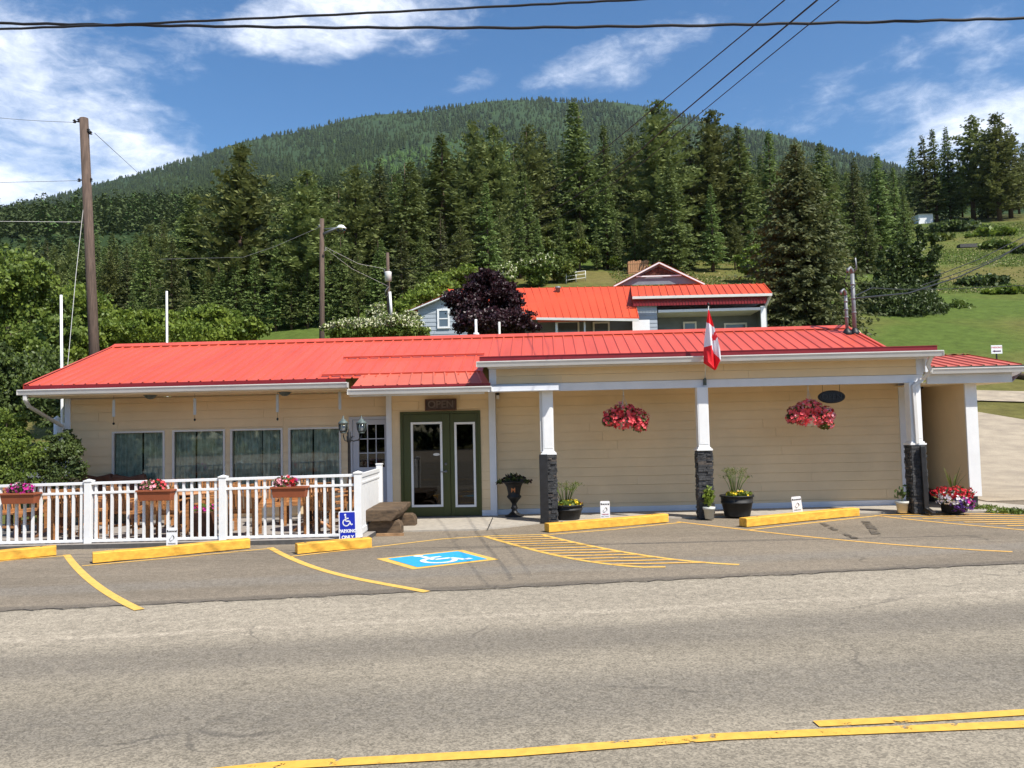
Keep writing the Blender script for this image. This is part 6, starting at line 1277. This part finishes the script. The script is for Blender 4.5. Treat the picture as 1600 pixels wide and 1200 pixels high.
# log edging by the upper track
a=T(1572,588);c=T(1640,600); b=MB(); b.tube([a+Vector((0,0,.1)),(a+c)/2+Vector((0,0,.12)),c+Vector((0,0,.1))],.16,9); tag(b.build('log_edging',m['log']),'dark log lying along the upper gravel track at the right','log')
# ------------------------------------------------------------ poles and wires
def pole_thing(name,xt,yt,xb,yb,Y,r0,r1,label,mt='pole'):
    a=P(xt,yt,Y);c=P(xb,yb,Y); d=(a-c).normalized(); g_=hz(c.x,Y); k=(c.z-g_)/d.z; foot=c-d*k; r=empty(name,foot,label,'utility pole' if mt=='pole' else 'flagpole')
    b=MB(); b.tube([foot-d*.3,foot.lerp(a,.5),a],[r0,(r0+r1)/2,r1],14 if mt=='pole' else 10); b.build('shaft',m[mt],r); return r,a,foot
def insul(b,c,n=3,s=.06): 
    for k in range(n): b.lathe([(.001,0),(s,.01),(s*.9,.03),(s*.4,.04),(s*.4,.06)],c+Vector((0,0,.06*k)),8)
up,ua,uf=pole_thing('utility_pole',131,185,147.5,555,25,.17,.135,'tall leaning brown wooden utility pole rising behind the left end of the roof')
b=MB()
for dx,dz in ((-.16,-.08),(-.30,-.10),(.17,-.42),(.24,-.50)):
    b.tube([ua+Vector((0,0,dz)),ua+Vector((dx,0,dz))],.02,6); insul(b,ua+Vector((dx,-.02,dz-.05)),2,.055)
q=P(133,281,25); 
for dx in (-.2,.2): b.tube([q,q+Vector((dx,0,0))],.02,6); insul(b,q+Vector((dx,0,-.06)),2,.05)
b.build('insulator',m['black'],up)
def wire(pts,rad,label,cat='cable',mt='wire',name='cable',n=28,sag=0,wob=0,group=None):
    pts=[Vector(p) for p in pts]; q=[]
    for k,(a,c) in enumerate(zip(pts,pts[1:])):
        for j in range(n+(k==len(pts)-2)): t=j/n; p=a.lerp(c,t); p.z-=sag*4*t*(1-t); p.z+=wob*math.sin(j*1.7+k); q.append(p)
    b=MB(); b.tube(q,rad,6); o=b.build(name,m[mt]); return tag(o,label,cat,group)
wire([P(133,300,25),P(119,426,24.6),P(104,590,24)],.008,'pale guy wire slanting down beside the tall leaning utility pole',mt='gutter')
wire([P(115,191,24.9),P(-120,168,27)],.007,'thin wire leaving the top of the tall utility pole to the left','cable','wirel',sag=.1)
wire([P(133,282,25),P(-120,288,26)],.007,'thin wire leaving the middle of the tall utility pole to the left','cable','wirel')
wire([P(148,208,25),P(232,285,48),P(300,345,75)],.010,'thin wire running from the tall utility pole back to the forest','cable','wirel')
wire([P(128,347,25),P(-100,345,24)],.007,'pale wire crossing the mountain left of the tall utility pole','cable','gutter')
# street lamp
sl_,sa,sf=pole_thing('street_lamp',503,342,503,530,40,.15,.11,'wooden street lamp pole with a white arm lamp behind the red roof')
a=P(505,366,40);c=P(527,356,39.6);e=P(537,359,39.5); b=MB(); b.tube([a,c],[.09,.05],8); b.tube([P(505,358,40),c],[.03,.03],6); b.build('arm',m['metal'],sl_)
b=MB(); b.lathe([(.001,.18),(.12,.16),(.26,.02),(.26,-.03),(.24,-.03)],P(533,357,39.5),14); h=b.build('lamp_head',m['white'],sl_); b=MB(); b.lathe([(.23,.0),(.22,-.14),(.12,-.24),(.001,-.26)],P(533,358,39.5),14); b.build('lens',m['lglass'],h)
b=MB(); insul(b,P(499,355,39.8),2,.07); insul(b,P(508,392,39.8),1,.07); b.build('insulator',m['metal'],sl_)
# transformer pole
tp_,ta,tf=pole_thing('transformer_pole',605.5,395,608,500,52,.13,.10,'slim pole with a grey transformer can left of the grey house')
q=P(607,434,51.8); b=MB(); b.lathe([(.001,-.30),(.22,-.28),(.23,.30),(.20,.36),(.001,.38)],q+Vector((.02,-.2,0)),16); b.build('transformer',m['gutter'],tp_); b=MB(); insul(b,q+Vector((-.22,-.2,.3)),4,.06); insul(b,q+Vector((.1,-.2,.38)),2,.05); b.build('insulator',m['metal'],tp_)
b=MB(); b.tube([P(609,456,51.8),P(612,500,51.8)],.09,8); b.build('conduit',m['white'],tp_); b=MB(); b.tube([P(608,447,51.7),P(602,455,51.6),P(602,464,51.6),P(608,460,51.7)],.035,6); b.build('cable_loop',m['wirel'],tp_)
# flagpoles
f1,_,_=pole_thing('flagpole',95.5,461,97.5,700,17.9,.036,.028,'white pole standing at the left corner of the building','white'); q=P(97.5,665,17.9); b=MB(); b.lathe([(.05,-.05),(.055,.0),(.05,.06)],q,10); b.build('collar',m['white'],f1)
f2,_,_=pole_thing('flagpole',260.5,455,261,538,24.5,.035,.032,'thin white pole sticking up behind the left roof ridge','white')
b=MB(); c=P(89,690,17.4); b.tube([(c.x,17.4,gz(c.x)),(c.x,17.4,P(90,655,17.4).z)],.07,10); b.lathe([(.07,0),(.075,.02),(.001,.08)],(c.x,17.4,P(90,655,17.4).z),10); tag(b.build('vent_pipe',m['white']),'stubby white pipe beside the white corner pole','pipe')
q=P(743.5,500,28); b=MB(); b.tube([(q.x,28,hz(q.x,28)),(q.x,28,P(743,499,28).z)],.045,8); b.lathe([(.09,-.1),(.12,-.06),(.09,.0)],(q.x,28,P(745,520,28).z),10); tag(b.build('white_pipe',m['white']),'white pipe standing in front of the plum tree','pipe')
q=P(780,500,28); b=MB(); b.tube([(q.x,28,hz(q.x,28)),(q.x,28,P(780,503,28).z)],.04,7); tag(b.build('wooden_stake',m['whitepot']),'thin pale stake right of the plum trunk','stake')
# near cables across the road
def near(pl,rad,label): wire(pl,rad,label,n=14,wob=.004,group=None)
wire([P(-500,68,9.2),P(0,45.5,9.0),P(200,38,9),P(500,24,9),P(800,9,9),P(980,0,9),P(1900,-60,9.2)],.0135,'upper black overhead cable rising off the top edge of the frame',n=12,wob=.003)
wire([P(-500,33,9.3),P(0,36.5,9.3),P(220,39.5,9.3),P(500,43,9.3),P(800,43.5,9.3),P(1100,39.5,9.3),P(1380,34,9.3),P(1600,28.5,9.3),P(2200,16,9.4)],.0165,'lower twisted black overhead cable crossing the whole top of the frame',n=12,wob=.006)
B1=P(610,426,52); 
wire([P(1290,-60,6.6),P(1226,0,7.2),P(1036,157,11),P(900,270,17),P(760,363,30),P(600,418,52)],.0065,'leftmost of the three diagonal overhead wires',group='diagonal overhead wires',n=8)
wire([P(1330,-60,6.9),P(1277,0,7.5),P(1133,120,10),P(1062,180,12),P(1000,235,15),P(900,307,20),P(780,376,30),P(690,414,40),P(612,422,52)],.009,'thick middle one of the three diagonal overhead wires',group='diagonal overhead wires',n=8)
wire([P(1365,-60,7.1),P(1311,0,7.7),P(1200,90,9.5),P(1093,178,12),P(1000,258,16),P(900,325,22),P(800,380,32),P(700,425,44),P(612,430,52)],.006,'rightmost of the three diagonal overhead wires',group='diagonal overhead wires',n=8)
wire([P(508,386,39.8),P(560,412,44),P(600,420,50)],.010,'upper wire from the street lamp to the transformer pole',mt='gutter'); wire([P(508,388,39.8),P(550,420,44),P(606,447,50)],.010,'lower wire from the street lamp to the transformer pole',mt='gutter'); wire([P(499,355,39.8),P(430,385,36),P(380,402,34),P(250,405,30)],.008,'wire running left from the street lamp',mt='wirel')
MA=P(1337,462,18.4)
wire([MA,P(1362,450,20),P(1400,452,24),P(1470,452,30),P(1600,446,34),P(1750,440,36)],.014,'service wire from the roof mast sagging across the dark tree',mt='wire',n=8)
for i,(pl,l) in enumerate((([P(1460,432,30),P(1530,405,32),P(1600,370,34),P(1700,320,36)],'top strand of the wires rising to the right edge'),([P(1440,446,29),P(1530,415,32),P(1600,382,34),P(1700,338,36)],'middle strand of the wires rising to the right edge'),([P(1337,466,18.4),P(1420,458,25),P(1500,432,30),P(1560,404,32),P(1600,380,34),P(1700,325,36)],'lowest and thickest strand of the wires rising to the right edge'))):
    wire(pl,.016 if i<2 else .024,l,n=8)
# grey car roof glimpsed through the shrubs
c=P(66,690,20); r_=empty('parked_car',(c.x-.4,20,0),'grey parked car almost hidden behind the shrubs at left','car'); M=c.x-.4
b=MB(); b.prism([(M-1.1,.3),(M+1.2,.3),(M+1.25,.8),(M+1.0,.98),(M+.65,1.5),(M+.3,1.58),(M-1.0,1.52),(M-1.15,.9)],20,21.7); b.build('body',m['metal'],r_,.06); b=MB(); b.add([(M+.95,19.99,1.0),(M+.62,19.99,1.44),(M-.9,19.99,1.44),(M-1.0,19.99,1.0)],[(0,1,2,3)]); b.build('side_window',m['dglass'],r_)
for dx in (-.7,.8): b=MB(); b.lathe([(.001,-.1),(.3,-.1),(.31,0),(.3,.1),(.001,.1)],(0,0,0),18); b.v=[(M+dx+v[0],20.1+v[2],.31+v[1]) for v in b.v]; b.build('wheel',m['black'],r_)
# ------------------------------------------------------------ air
b=MB(); b.box(-2600,2600,-460,3700,-60,1400); hzb=b.build('haze',[]); hzb['kind']='stuff'
mh=D.materials.new('thin_haze'); mh.use_nodes=True; nt=mh.node_tree; nt.nodes.clear(); o=nt.nodes.new('ShaderNodeOutputMaterial'); v=nt.nodes.new('ShaderNodeVolumePrincipled'); v.inputs['Color'].default_value=(.72,.84,1,1); v.inputs['Density'].default_value=.000035; v.inputs['Anisotropy'].default_value=.2; nt.links.new(v.outputs[0],o.inputs['Volume']); hzb.data.materials.append(mh)
